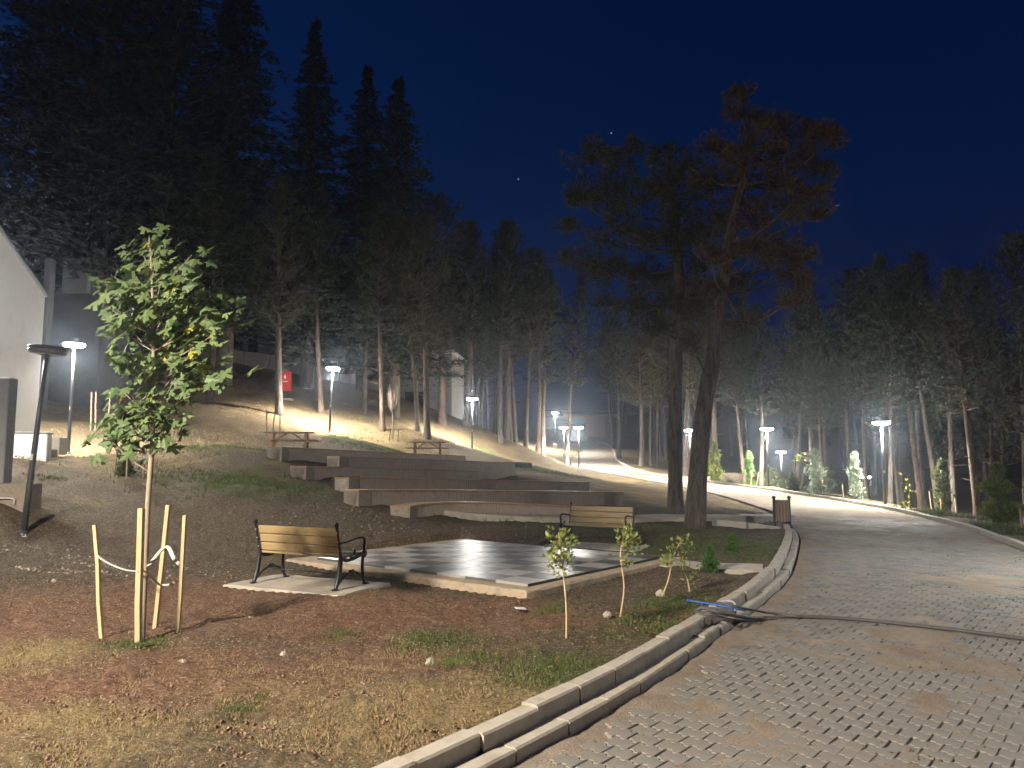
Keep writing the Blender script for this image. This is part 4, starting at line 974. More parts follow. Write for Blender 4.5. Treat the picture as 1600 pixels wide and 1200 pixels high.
# --- the two big pines in the middle
def clump_tree(name, label, path, radii, clumps, D, mat, barkm, seed, snags, per=1.0):
    g = np.random.default_rng(seed); base = at(*path[0]); base.z = gz(base.x, base.y) - .1
    r = thing(name, label, 'tree', base, 0, 'two big pines by the path'); mb = MB(); B = np.array(base)
    tp = [np.array(at(*p)) - B for p in path]; tp[0] = np.array([0, 0, -.3])
    # smooth trunk
    sp = bez([Vector(p) for p in tp], 9); rr = np.interp(np.linspace(0, 1, len(sp)), np.linspace(0, 1, len(radii)), radii)
    mb.tube(sp, list(rr * (1 + .05 * np.sin(np.arange(len(sp)) * 1.7))), 14)
    TP = []; TD = []; TL = []; sp = [np.array(p) for p in sp]
    for (px, py, rp) in clumps:
        dD = g.uniform(-1.0, 1.0) * 1.6; c = np.array(at(px, py, D + dD)) - B; rad = rp / F * D * 1.12
        # limb from the trunk, starting lower than the clump
        cand = [q for q in sp if q[2] < c[2] - .15 * np.linalg.norm((c - q)[:2])] or sp
        q = min(cand, key=lambda s_: np.linalg.norm(s_ - c) + .3 * abs(s_[2] - (c[2] - .7)))
        mid = (q + c) / 2 + np.array([0, 0, -.12 * np.linalg.norm(c - q)]) + g.normal(0, .08, 3)
        mb.tube(bez([Vector(q), Vector(mid), Vector(c)], 9), list(np.linspace(.05, .012, len(bez([Vector(q), Vector(mid), Vector(c)], 9)))), 5)
        nsub = int(5 + (rad / .2) ** 1.7)
        for s_ in range(nsub):
            e = c + g.normal(0, .52, 3) * rad * np.array([1, 1, .72]); dr = unit(e - c + np.array([0, 0, .3])); mb.tube([mid * .25 + c * .75 if s_ % 3 == 0 else c, (c + e) / 2 + g.normal(0, .03, 3), e], [.014, .009, .004], 3)
            for k in range(int(18 * per)):
                t = g.uniform(.35, 1.15); TP.append(c * (1 - t) + e * t + g.normal(0, .09, 3)); TD.append(dr + g.normal(0, .55, 3)); TL.append(g.uniform(.13, .21))
    for (x0, y0, x1, y1) in snags:
        a = np.array(at(x0, y0, D)) - B; b = np.array(at(x1, y1, D + g.uniform(-.6, .6))) - B; m_ = (a + b) / 2 + np.array([0, 0, -.1]); mb.tube(bez([Vector(a), Vector(m_), Vector(b)], 9), list(np.linspace(.035, .008, len(bez([Vector(a), Vector(m_), Vector(b)], 9)))), 5)
    mb.build('trunk', M[barkm], r, True)
    V, Fc = blades(np.array(TP), np.array(TD), np.array(TL), .03, 6, .9, seed + 5)
    link('crown', np_mesh('crown', V, Fc, M[mat]), r); TAKEN.append((base.x, base.y))
    return r
CA = [(928, 240, 34), (965, 250, 26), (985, 235, 22), (1035, 240, 34), (1065, 262, 34), (920, 300, 40), (970, 300, 46), (1030, 300, 46), (1075, 320, 42), (902, 312, 22), (950, 355, 44), (1005, 365, 48), (1055, 375, 44), (885, 404, 16), (915, 412, 28),
      (940, 425, 34), (985, 425, 42), (1035, 435, 44), (955, 470, 22), (1000, 475, 30), (1050, 480, 38), (1090, 420, 34), (1028, 515, 16), (1095, 370, 34), (895, 350, 16)]
CBr = [(1148, 150, 18), (1160, 178, 22), (1180, 195, 22), (1215, 195, 30), (1255, 205, 30), (1288, 205, 18), (1300, 218, 14), (1120, 235, 34), (1165, 245, 40), (1215, 240, 36), (1262, 245, 34), (1290, 262, 18), (1105, 285, 36), (1150, 295, 46), (1205, 290, 40),
       (1255, 300, 34), (1284, 300, 16), (1278, 335, 16), (1130, 345, 42), (1180, 340, 40), (1230, 330, 32), (1110, 400, 36), (1150, 400, 30), (1195, 385, 30), (1215, 400, 28), (1240, 395, 34), (1262, 400, 22), (1240, 430, 32), (1252, 455, 22), (1238, 470, 16), (1110, 450, 34), (1160, 445, 24), (1085, 480, 30),
       (1172, 500, 18), (1085, 535, 14)]
clump_tree('pine_tree', 'left one of the two big pines, upright trunk and green crown', [(1055, 803, 22.3), (1055, 700, 22.3), (1056, 560, 22.3), (1061, 450, 22.4), (1055, 340, 22.5), (1040, 240, 22.5)], [.24, .2, .185, .16, .11, .03], CA, 22.3, 'needle_olive', 'bark', 301,
           [(1058, 480, 1010, 470), (1056, 520, 1020, 500), (1060, 430, 1100, 440), (1056, 560, 1030, 585)])
clump_tree('pine_tree', 'right one of the two big pines, leaning trunk and brown withered crown', [(1084, 826, 19.2), (1094, 690, 19.3), (1108, 590, 19.3), (1127, 480, 19.4), (1138, 380, 19.4), (1165, 260, 19.5), (1160, 170, 19.5)], [.27, .22, .2, .165, .14, .08, .02], CBr, 19.3, 'needle_brown', 'bark', 302,
           [(1130, 450, 1180, 530), (1128, 470, 1085, 500), (1135, 420, 1190, 445), (1115, 560, 1160, 600), (1112, 570, 1075, 545)], 1.1)

# ------------------------------------------------------------------ staked maple
def maple_leaf_mesh(name, mat, fold):
    half = [(0, 0), (.1, -.02), (.3, -.14), (.27, .02), (.34, .1), (.24, .2), (.42, .3), (.6, .38), (.52, .48), (.46, .6), (.3, .52), (.14, .42), (.17, .58), (.26, .7), (.13, .78), (.0, 1.05)]
    mb = MB(); 
    for sgn in (-1, 1):
        b = len(mb.v); mb.v += [(sgn * x, y, -fold * abs(x) - .12 * y * y) for x, y in half]
        mb.v.append((0, .28, .0 - .12 * .08)); c = len(mb.v) - 1
        for i in range(len(half) - 1): mb.f.append((b + i, b + i + 1, c) if sgn > 0 else (b + i + 1, b + i, c))
    mb.tube([(0, 0, 0), (0, -.3, .04), (0, -.5, .12)], .012, 3)
    return mb.mesh(name, mat)
LM = [maple_leaf_mesh('maple_leaf', M['maple'], .25), maple_leaf_mesh('maple_leaf_b', M['maple'], .5), maple_leaf_mesh('maple_leaf_yellow', M['maple_yellow'], .35)]
def maple():
    b = at(221, 1003, 7.85); b.z = gz(b.x, b.y); B = np.array(b)
    r = thing('maple_sapling', 'young staked maple tree with green leaves in the left foreground', 'tree', b)
    g = np.random.default_rng(77); mb = MB()
    path = [Vector((0, 0, -.15))] + [Vector(np.array(at(x, y, 7.85)) - B) for x, y in ((226, 900), (231, 790), (238, 690), (240, 600), (239, 500), (237, 420), (233, 372))]
    sp = bez(path, 9); mb.tube(sp, list(np.linspace(.036, .008, len(sp))), 10); sp = [np.array(p) for p in sp]
    tg = [(233, 368), (222, 392), (246, 390), (258, 408), (235, 415), (300, 398), (312, 412), (200, 418), (178, 432), (164, 445), (182, 455), (210, 440), (250, 445), (282, 440), (296, 462), (168, 478), (190, 480), (225, 470), (260, 480), (305, 485),
          (335, 470), (352, 485), (366, 500), (322, 505), (178, 500), (205, 512), (240, 520), (280, 515), (345, 515), (300, 530), (195, 540), (222, 550), (262, 548), (320, 545), (290, 560), (335, 572), (345, 590), (200, 575), (238, 580), (275, 590), (310, 585),
          (190, 610), (215, 615), (255, 620), (285, 610), (175, 645), (155, 660), (198, 640), (230, 650), (258, 660), (268, 675), (185, 662), (170, 685), (290, 545), (248, 555), (205, 460), (330, 490)]
    P = []; N = []
    for (x, y) in tg:
        e = np.array(at(x, y, 7.85 + g.uniform(-.45, .45))) - B
        q = min([s for s in sp if s[2] > 1.55 and s[2] < e[2] + .1] or [sp[len(sp) // 2]], key=lambda s: np.linalg.norm(s - e) + .7 * abs(s[2] - (e[2] - .35)))
        m_ = (q + e) / 2 + np.array([0, 0, -.03]); mb.tube(bez([Vector(q), Vector(m_), Vector(e)], 6), list(np.linspace(.009, .003, len(bez([Vector(q), Vector(m_), Vector(e)], 6)))), 4)
        for k in range(12):
            t = g.uniform(.5, 1.12); p = q * (1 - t) + e * t + g.normal(0, .085, 3); P.append(p); N.append(unit((e - q) * np.array([1, 1, 0]) + g.normal(0, .5, 3) + np.array([0, 0, -.25])))
    mb.build('trunk', M['maple_bark'], r, True)
    order = g.permutation(len(P)); extra = []
    for c, i in enumerate(order):
        s = g.uniform(.1, .18); d = N[i]; z = unit(np.array([g.normal(0, .5) - .35, g.normal(0, .5) - .6, .75])); y = unit(d - z * d.dot(z)); x = np.cross(y, z)
        Mx = Matrix(((x[0] * s, y[0] * s, z[0] * s, P[i][0]), (x[1] * s, y[1] * s, z[1] * s, P[i][1]), (x[2] * s, y[2] * s, z[2] * s, P[i][2]), (0, 0, 0, 1)))
        me = LM[2] if g.uniform() < .07 else LM[int(g.integers(0, 2))]
        if c < 298: o = link('leaf', me, r); o.matrix_local = Mx
        else: extra.append((me, Mx))
    V = []; Fs = []
    for me, Mx in extra:
        b0 = len(V); V += [tuple(Mx @ v.co) for v in me.vertices]; Fs += [tuple(k + b0 for k in p.vertices) for p in me.polygons]
    m = bpy.data.meshes.new('leaf_mass'); m.from_pydata(V, [], Fs); m.materials.append(M['maple']); o = link('leaf_mass', m, r); o['kind'] = 'stuff'
maple()
def stake(p0, p1, w, label, mat='stake', group=None, name='tree_stake'):
    p0 = Vector(p0); p1 = Vector(p1); mb = MB(); d = (p1 - p0)
    mb.tube([p0 - p0, d * .33 + Vector((random.gauss(0, .006), 0, 0)), d * .66 + Vector((random.gauss(0, .006), 0, 0)), d], [w * .72] * 4, 4, (1, .6))
    o = mb.build(name, M[mat]); o.location = p0; tag(o, label, 'stake', group); return o
for (x0, y0, x1, y1, D, w, lab) in ((160, 996, 148, 820, 7.95, .036, 'leftmost wooden stake of the maple'), (217, 1004, 221, 794, 7.7, .052, 'thick wooden stake touching the maple trunk'), (242, 980, 263, 789, 8.3, .042, 'tall wooden stake leaning right behind the maple trunk'), (277, 990, 289, 805, 8.1, .036, 'rightmost wooden stake of the maple')):
    a = at(x0, y0, D); a.z = gz(a.x, a.y) - .05; stake(a, at(x1, y1, D), w, lab, group='stakes around the maple')
def strap(pp, label):
    P = bez([at(*p) for p in pp], 12); c = P[0].copy(); MB().tube([p - c for p in P], .014, 6, (1.6, .4)).build('tie_strap', M['strap'], None, True).location = c
    o = bpy.data.objects[-1] if False else [o for o in COL.objects if o.name.startswith('tie_strap')][-1]; tag(o, label, 'strap', 'cloth ties of the maple')
strap([(152, 868, 7.93), (170, 880, 7.9), (195, 890, 7.8), (217, 893, 7.68)], 'cloth tie from the leftmost stake to the thick stake')
strap([(232, 885, 7.8), (245, 868, 8.1), (256, 856, 8.27), (264, 856, 8.27), (272, 872, 8.2), (283, 884, 8.1)], 'cloth tie looping over the tall leaning stake')
strap([(225, 890, 7.72), (236, 902, 7.9), (250, 914, 8.2), (266, 914, 8.15), (279, 906, 8.08)], 'lower cloth tie to the rightmost stake')

# ------------------------------------------------------------------ saplings, thujas and verge plants
def sapling(px0, py0, px1, py1, D, n, label, leafpx, size=.06, mat='young_leaf', sway=.03, stem=.011):
    b = at(px0, py0, D); b.z = gz(b.x, b.y) - .03; t = at(px1, py1, D); B = np.array(b); e = np.array(t) - B; g = np.random.default_rng(int(px0 * 7 + py0))
    r = thing('young_sapling', label, 'sapling', b); mb = MB()
    sp = bez([Vector((0, 0, 0)), Vector(e * .35 + g.normal(0, sway, 3) * np.array([1, 1, 0])), Vector(e * .7 + g.normal(0, sway, 3) * np.array([1, 1, 0])), Vector(e)], 9); mb.tube(sp, list(np.linspace(stem, .004, len(sp))), 6)
    P = []; N = []; sp = [np.array(s) for s in sp]
    for (x, y, rad) in leafpx:
        c = np.array(at(x, y, D + g.uniform(-.1, .1))) - B; q = min([s for s in sp if s[2] < c[2] + .05] or sp, key=lambda s: np.linalg.norm(s - c)); mb.tube([q, (q + c) / 2 + g.normal(0, .01, 3), c], [.005, .004, .0025], 4)
        R_ = rad / F * D
        for k in range(n): 
            v = g.normal(0, .5, 3); P.append(c + v * R_ * np.array([1, 1, .9])); N.append(v + np.array([0, 0, .8]))
    mb.build('stem', M['stake' if mat == 'young_leaf' else 'twig'], r, True)
    V, Fc = leaves_np(np.array(P), np.array(N), size, 5); link('foliage', np_mesh('foliage', V, Fc, M[mat]), r); return r
sapling(885, 1006, 873, 832, 7.75, 40, 'thin sapling with a yellow-green top nearest the camera', [(872, 840, 16), (868, 856, 18), (882, 868, 16), (864, 872, 14), (874, 885, 18), (886, 846, 12)])
sapling(969, 966, 980, 822, 9.0, 34, 'thin sapling in front of the right end of the far bench', [(980, 828, 10), (974, 842, 16), (986, 845, 16), (978, 860, 18), (990, 850, 10), (979, 876, 14)])
sapling(1033, 932, 1062, 848, 10.2, 30, 'slanting sapling left of the front thuja', [(1062, 852, 18), (1052, 862, 14), (1045, 875, 12), (1072, 848, 12), (1040, 880, 10)])
sapling(1078, 925, 1066, 870, 10.6, 22, 'small drooping sapling next to the slanting one', [(1060, 882, 12), (1076, 890, 12), (1066, 878, 10), (1080, 905, 8)])
def shrub(px, py, D, hpx, wpx, n, label, mat, size, name='young_conifer', shape='column', group='young plants on the forest verge', stem=True):
    b = on(px, D); 
    if py is not None: b = at(px, py, D); b.z = min(b.z, gz(b.x, b.y) + .02)
    H = hpx / F * D; W = wpx / F * D / 2; g = np.random.default_rng(int(px * 13 + D * 7)); r = thing(name, label, 'shrub', b, 0, group)
    MB().tube([(0, 0, -.1), (.01, 0, H * .5), (0, 0, H * .95)], [.02, .014, .004], 6).build('stem', M['twig'], r, True)
    z = g.uniform(.04, 1, n) ** .95; 
    if shape == 'column': prof = np.minimum(1, 2.6 * (1 - z)) ** .6 * (.75 + .25 * np.sin(z * 16 + g.uniform(0, 6)))
    elif shape == 'lobed': prof = (1 - z) ** .65 * (.62 + .42 * np.sin(z * 19 + 1.0)) + .05
    else: prof = (1 - z) ** .8 * (.8 + .3 * np.sin(z * 22))
    a = g.uniform(0, 6.283, n); lob = 1 + .28 * np.sin(a * 3 + z * 9); rr_ = W * prof * lob * g.uniform(.35, 1.05, n)
    P = np.stack([np.cos(a) * rr_, np.sin(a) * rr_, z * H], -1); Dn = np.stack([np.cos(a) * .7, np.sin(a) * .7, np.full(n, 2.4 if name == 'small_thuja' else .9)], -1)
    V, Fc = blades(P, Dn, np.full(n, size), size * .38, 4, .8, int(px)); link('foliage', np_mesh('foliage', V, Fc, M[mat]), r); return r
shrub(1110, 895, 12.3, 38, 30, 420, 'front one of two small green thujas beside the short path', 'thuja', .07, 'small_thuja', 'cone', 'small thujas by the short path')
shrub(1146, 868, 15.0, 32, 26, 380, 'rear one of two small green thujas on the lawn', 'thuja', .075, 'small_thuja', 'cone', 'small thujas by the short path')
shrub(1118, 758, 47.5, 66, 22, 700, 'golden green thuja column at the road edge right of the big pines', 'thuja_gold', .17)
shrub(1172, 762, 44, 55, 18, 380, 'leafy young plant beside the pale leaning trunk', 'thuja', .14)
shrub(1240, 775, 40, 36, 34, 380, 'bright green bushy young pine below the lower lamp', 'undergrowth', .2, shape='cone')
shrub(1276, 782, 37, 78, 26, 600, 'tall thin grey-green young conifer right of the lower lamp', 'spruce_grey', .16)
shrub(1292, 785, 41, 52, 36, 420, 'dull green bushy plant behind the thin grey conifer', 'undergrowth', .17)
shrub(1338, 790, 34, 80, 20, 700, 'pale grey-green columnar conifer left of the largest right lamp', 'spruce_grey', .15)
shrub(1475, 812, 31, 90, 26, 600, 'dark green columnar conifer between the right stakes', 'undergrowth', .16)
shrub(1564, 838, 23, 108, 76, 2200, 'large golden green conifer between stakes at the right edge', 'thuja_gold', .16, shape='lobed')
shrub(1205, 772, 46, 40, 30, 260, 'dim leafy bush at the foot of the taller lamp', 'undergrowth', .18)
shrub(1222, 776, 50, 36, 30, 240, 'dim bush under the lower lamp', 'undergrowth', .18)
sapling(1420, 800, 1418, 745, 36, 7, 'bare little sapling with bright yellow leaves right of the largest lamp', [(1418, 750, 6), (1419, 765, 6), (1421, 778, 8), (1416, 790, 5)], .17, 'yellow_leaf', .03, .012)
sapling(1250, 775, 1262, 712, 42, 8, 'sapling with a few round pale leaves beside the slanting pine', [(1246, 718, 6), (1256, 713, 8), (1266, 720, 7)], .2, 'thuja_gold', .03, .012)
for (px, py, top, D, lean, lab) in ((1173, 763, 735, 43.5, 2, 'left stake of the leafy plant by the pale trunk'), (1181, 764, 738, 43, 4, 'right stake of the leafy plant by the pale trunk'), (1263, 778, 752, 38, 2, 'short stake left of the thin grey conifer'), (1285, 780, 750, 37, 0, 'short stake right of the thin grey conifer'),
      (1319, 784, 755, 34.5, -3, 'stake left of the pale columnar conifer'), (1346, 786, 755, 34, 0, 'stake right of the pale columnar conifer'), (1458, 810, 768, 31, -6, 'slanting stake left of the dark columnar conifer'), (1472, 815, 778, 30.5, -3, 'middle stake in front of the dark columnar conifer'),
      (1496, 818, 778, 30, -4, 'stake right of the dark columnar conifer'), (1551, 838, 795, 23, -3, 'stake left of the large golden conifer'), (1598, 845, 794, 22.5, -5, 'stake at the right edge beyond the golden conifer')):
    a = at(px, py, D); a.z = min(a.z, gz(a.x, a.y)) - .05; stake(a, at(px + lean, top, D), .05, lab, group='stakes on the forest verge')
# hillside: bare shrub, shaded thuja with stakes, thin stakes
def bare_shrub(px, py, D, hpx, wpx, label):
    b = on(px, D); H = hpx / F * D; W = wpx / F * D / 2; g = np.random.default_rng(5); r = thing('bare_shrub', label, 'shrub', b); mb = MB(); mb.tube([(0, 0, -.1), (0, 0, H * .45)], [.05, .04], 6); mb.build('stem', M['twig'], r)
    tw = MB()
    for i in range(46):
        a = g.uniform(0, 6.3); rr_ = W * g.uniform(.3, 1); tw.tube([(0, 0, H * .44), (math.cos(a) * rr_ * .7, math.sin(a) * rr_ * .7, H * g.uniform(.55, .7)), (math.cos(a) * rr_, math.sin(a) * rr_, H * g.uniform(.75, 1.02))], [.018, .012, .005], 3)
    tw.build('twigs', M['twig'], r)
bare_shrub(613, 690, 41.5, 85, 22, 'leafless shrub on a thin stem behind the second picnic table')
shrub(195, 757, 20.3, 82, 24, 700, 'dark shaded conifer between thin stakes left of the maple trunk', 'undergrowth', .1, group=None)
for (px, py, x1, y1, D, lab) in ((176, 750, 184, 700, 20.6, 'left dark stake of the shaded conifer'), (197, 757, 200, 700, 19.8, 'middle stake in front of the shaded conifer'), (224, 755, 225, 702, 20.4, 'right dark stake of the shaded conifer'),
      (143, 648, 143, 613, 30, 'left of two thin stakes behind the left lamp'), (150, 648, 150, 613, 30, 'right of two thin stakes behind the left lamp'), (169, 645, 172, 613, 30, 'lone thin stake behind the left lamp'),
      (417, 675, 417, 640, 34, 'left thin stake above the first picnic table'), (437, 675, 438, 642, 34, 'right thin stake above the first picnic table'), (425, 676, 429, 646, 33.5, 'slanting stake above the first picnic table'),
      (608, 690, 611, 668, 41, 'short pale stake left of the leafless shrub'), (622, 690, 623, 670, 41, 'short pale stake right of the leafless shrub')):
    a = at(px, py, D); a.z = min(a.z, gz(a.x, a.y)) - .05; stake(a, at(x1, y1, D), .04, lab, 'old_stake', 'thin stakes on the hillside')

# ------------------------------------------------------------------ cable, pipes and litter on the kerb
def gpt(px, py, z, dz=0): p = at_z(px, py, z); return Vector((p.x, p.y, z + dz))
def cable(name, pp, r, mat, label):
    P = bez(pp, 12); c = P[0].copy(); o = MB().tube([p - c for p in P], r, 8).build(name, M[mat], None, True); o.location = c; tag(o, label, 'cable' if 'cable' in name else 'pipe'); return o
cable('power_cable', [gpt(1700, 1012, .022), gpt(1600, 998, .022), gpt(1500, 985, .022), gpt(1420, 976, .022), gpt(1330, 967, .022), gpt(1240, 963, .022), gpt(1180, 966, .025), gpt(1130, 958, .23), gpt(1100, 950, .26), gpt(1088, 953, .23)], .021, 'cable', 'thick grey cable lying across the paved road')
cable('grey_cable', [gpt(1250, 964, .03), gpt(1200, 957, .06), gpt(1150, 948, .25), gpt(1120, 942, .26), gpt(1095, 945, .25)], .016, 'cable', 'second grey cable end looping over the kerb')
cable('grey_cable', [gpt(1215, 966, .03), gpt(1160, 970, .04), gpt(1120, 962, .23), gpt(1085, 955, .24)], .011, 'cable', 'thinner grey cable end lying over the kerb')
cable('blue_pipe', [gpt(1073, 938, .27), gpt(1100, 942, .28), gpt(1150, 951, .25), gpt(1165, 954, .12)], .011, 'bluepipe', 'blue plastic pipe sticking out over the kerb')
cable('conduit_pipe', [gpt(1128, 940, .26), gpt(1140, 939, .27), gpt(1148, 943, .27), gpt(1149, 955, .2), gpt(1149, 962, .1)], .013, 'conduit', 'bent pale conduit hooked over the kerb')
def rock(px, py, D, s, label, mat='paleStone', name='stone'):
    p = at(px, py, D); p.z = gz(p.x, p.y) + s * .25; g = np.random.default_rng(int(px + py)); mb = MB()
    mb.lathe((0, 0, -s * .5), [(s * .3, 0), (s * .55, s * .2), (s * .6, s * .5), (s * .42, s * .85), (s * .1, s * .98)], 9)
    mb.v = [tuple(np.array(v) * g.uniform(.8, 1.2, 3)) for v in mb.v]; o = mb.build(name, M[mat]); o.location = p; tag(o, label, 'stone'); return o
for (px, py, D, s, lab) in ((391, 969, 8.7, .06, 'small white stone on the red soil right of the maple'), (949, 966, 9.0, .08, 'pale clod beside the sapling in front of the far bench'), (283, 1043, 6.9, .08, 'pale stone lying below the maple stakes'), (443, 1030, 7.2, .06, 'tiny white stone on the soil below the near bench'),
      (672, 1047, 6.8, .08, 'pale broken clod next to a green grass tuft'), (1032, 928, 10.3, .1, 'clod near the slanting sapling'), (85, 904, 10.5, .05, 'pale stone on the dark soil at far left'), (568, 1078, 6.1, .05, 'tiny white pebble in the dry grass')):
    rock(px, py, D, s, lab)
pl = at(813, 955, 9.45); o = MB().box((0, 0, 0), (.13, .08, .012), None, .004).build('plastic_scrap', M['plastic']); o.location = (pl.x, pl.y, gz(pl.x, pl.y) + .03); o.rotation_euler = (.1, .1, .4); tag(o, 'small white plastic scrap on the soil', 'litter')
pl = at(795, 716, 40); lg = MB().tube([(-1.3, 0, .1), (0, .05, .12), (1.2, -.05, .1)], [.14, .15, .12], 8).build('fallen_log', M['bark'], None, True); lg.location = (pl.x, pl.y, gz(pl.x, pl.y)); tag(lg, 'pale fallen log lying beyond the top terrace seat', 'log')

# ------------------------------------------------------------------ ground cover: clods, gravel, grass, straw
def scatter(n, pxr, pyr, seed, zg=.1):
    g = np.random.default_rng(seed); px = g.uniform(*pxr, n); py = g.uniform(*pyr, n); 
    # even-ish density on the ground nearest the camera: draw distance directly
    D = 1.0 / g.uniform(1 / pyr[1], 1 / pyr[0], n) if pyr[1] < 100 else None
    u = (px - 800) / F; X = u * D; Y = D
    return X, Y, g
def clods(n, Dr, pxr, smin, smax, name, mat, label, seed, keepf, road_=False):
    X, Y, g = scatter(n, pxr, Dr, seed); k = (road_ | ~paved(X, Y)) & (g.uniform(0, 1, len(X)) < keepf(X, Y)); X, Y = X[k], Y[k]; Z = ground_z(X, Y) + (fbm(X * 1.1, Y * 1.1, 3, 3) - .5) * .16 * (1 - sstep(14, 45, np.hypot(X, Y)))
    if road_: Z = road_z(Y) + .004
    base = np.array([(1, 0, 0), (.2, .9, .1), (-.8, .5, 0), (-.7, -.6, .1), (.3, -.9, 0), (.1, .05, .75), (0, 0, -.5)]); tri = np.array([(0, 1, 5), (1, 2, 5), (2, 3, 5), (3, 4, 5), (4, 0, 5), (1, 0, 6), (2, 1, 6), (3, 2, 6), (4, 3, 6), (0, 4, 6)])
    n = len(X); s = smin * (smax / smin) ** (g.uniform(0, 1, n) ** 2.2); V = base[None] * g.uniform(.6, 1.3, (n, 7, 3)) * s[:, None, None]; a = g.uniform(0, 6.28, n); c, sn = np.cos(a)[:, None], np.sin(a)[:, None]
    V = np.stack([V[..., 0] * c - V[..., 1] * sn + X[:, None], V[..., 0] * sn + V[..., 1] * c + Y[:, None], V[..., 2] + Z[:, None]], -1)
    o = link(name, np_mesh(name, V.reshape(-1, 3), (tri[None] + (np.arange(n) * 7)[:, None, None]).reshape(-1, 3), M[mat])); tag(o, label, kind='stuff')
clods(26000, (4.2, 15), (-60, 1250), .004, .021, 'soil_clods', 'clod', 'crumbly red soil clods in the foreground', 401, lambda x, y: .75 + 0 * x)
clods(7000, (11, 27), (-60, 900), .008, .04, 'gravel', 'gravel', 'pale gravel strewn over the left slope', 402, lambda x, y: sstep(.35, .6, fbm(x * .5, y * .5, 77, 3)))
clods(5200, (5, 34), (560, 1640), .004, .026, 'road_debris', 'crumb', 'crumbs of soil scattered over the road', 403, lambda x, y: np.where((x > xl(y) + .4) & (x < xr(y) - .1), sstep(.42, .66, fbm(x * .4, y * .4, 91, 3)), 0.0), True)
def grass(n, spots, name, mat, label, seed, hmin, hmax, w):
    g = np.random.default_rng(seed); P = []
    for (px, py, D, r, wt) in spots:
        c = at(px, py, D); k = int(n * wt); a = g.uniform(0, 6.283, k); rr_ = r * np.sqrt(g.uniform(0, 1, k)) * g.uniform(.3, 1.15, k); P.append(np.stack([c.x + np.cos(a) * rr_, c.y + np.sin(a) * rr_], -1))
    P = np.vstack(P); k = ~paved(P[:, 0], P[:, 1]) & (fbm(P[:, 0] * 2.2, P[:, 1] * 2.2, seed, 3) > .43); P = P[k]; X, Y = P[:, 0], P[:, 1]; Z = ground_z(X, Y) + (fbm(X * 1.1, Y * 1.1, 3, 3) - .5) * .16 * (1 - sstep(14, 45, np.hypot(X, Y))) - .01
    V, Fc = blades(np.stack([X, Y, Z], -1), np.tile([0, 0, 1.0], (len(X), 1)), g.uniform(hmin, hmax, len(X)), w, 3, .75, seed)
    o = link(name, np_mesh(name, V, Fc, M[mat])); tag(o, label, kind='stuff')
grass(9000, [(1000, 985, 8.4, 1.3, .14), (900, 1060, 6.6, .9, .16), (1060, 960, 9.4, 1.1, .12), (740, 1040, 7.0, .5, .06), (705, 1045, 6.7, .22, .05), (390, 1108, 5.75, .28, .06), (690, 1000, 7.9, .8, .06), (220, 1018, 7.6, .5, .04), (870, 950, 9.6, .6, .05), (540, 1000, 8.0, .35, .02), (560, 920, 9.9, .3, .02),
             (1150, 855, 15.5, 2.2, .22), (1050, 840, 17, 2.0, .12), (1130, 800, 23, 1.6, .1)], 'lawn_grass', 'grass', 'short green grass patches between kerb and chessboard', 411, .025, .075, .008)
grass(9000, [(380, 750, 21, 3.2, .3), (580, 690, 36, 2.6, .2), (850, 745, 42, 3.2, .15), (800, 803, 20.8, 1.6, .15), (530, 680, 40, 2, .1), (330, 690, 27, 2.5, .15), (75, 755, 18, .5, .03)], 'slope_grass', 'grass', 'green grass patches on the slope and terrace', 412, .06, .16, .02)
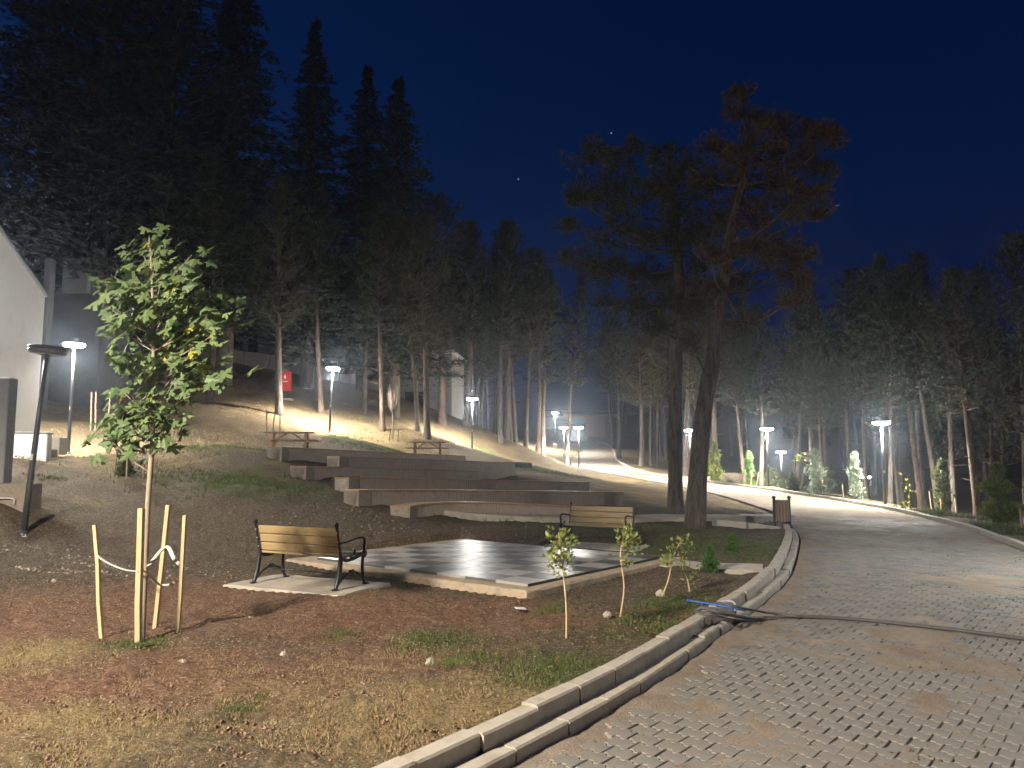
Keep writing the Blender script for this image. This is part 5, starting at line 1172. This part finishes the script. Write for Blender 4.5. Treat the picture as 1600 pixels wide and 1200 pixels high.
grass(19000, [(500, 1170, 5.0, 1.5, .3), (780, 1100, 5.6, 1.0, .15), (150, 1170, 4.9, 1.5, .2), (350, 1060, 6.3, 1.5, .12), (60, 1010, 7.2, 1.2, .1), (600, 1050, 6.9, 1.3, .12)], 'dry_straw', 'straw', 'short dry straw on the nearest ground', 413, .02, .05, .006)
grass(16000, [(160, 715, 23, 4.0, .22), (300, 690, 29, 6, .2), (480, 680, 39, 7, .3), (640, 690, 42, 6, .2), (740, 700, 48, 5, .15)], 'slope_straw', 'straw', 'dry grass and needle litter on the lit slope', 414, .04, .11, .025)
grass(5000, [(1480, 830, 27, 3.0, .3), (1560, 850, 21, 2, .3), (1300, 790, 38, 3, .2), (1150, 765, 48, 3, .2)], 'verge_weeds', 'undergrowth', 'low weeds along the forest verge', 415, .06, .25, .03)

# reddish earth bank on the right verge
b = on(1140, 49); mb = MB(); ring = []
for k, (rf, zf) in enumerate(((1, -.2), (.85, .45), (.55, .95), (.2, 1.15))): ring.append([Vector((2.6 * rf * math.cos(t) * (1 + .12 * math.sin(3 * t + k)), 1.3 * rf * math.sin(t), zf * .55 + .08 * math.sin(5 * t + k))) for t in np.linspace(0, 6.283, 18)[:-1]])
mb.quad_strip(ring); o = mb.build('earth_mound', M['ground'], None, True); o.location = (b.x + .3, b.y, b.z); tag(o, 'reddish earth mound behind the kerb right of the big pines', 'mound')

# two bright stars
for (px, py, lab) in ((955, 208, 'single star left of the big pine crown'), (810, 280, 'single star over the dark pines')):
    p = at(px, py, 900); o = MB().lathe((0, 0, 0), [(.05, -1.1), (.8, -.7), (1.1, 0), (.8, .7), (.05, 1.1)], 8).build('star', M['star']); o.location = p; tag(o, lab, 'star')

# ------------------------------------------------------------------ haze volume added to imitate lens glow around the lamps
HZ = MB().box((0, 60, 25), (700, 700, 66)).mesh('haze')
t = NT('glow_haze'); t.t.nodes.remove(t.b); pvn = t.t.nodes.new('ShaderNodeVolumePrincipled'); pvn.inputs['Color'].default_value = (.72, .84, 1, 1); pvn.inputs['Density'].default_value = .0014; pvn.inputs['Anisotropy'].default_value = .88
t.L(pvn.outputs[0], t.t.nodes['Material Output'].inputs['Volume']); HZ.materials.append(t.m)
link('haze', HZ, label='thin haze volume added to put a glow around the park lamps', kind='stuff')
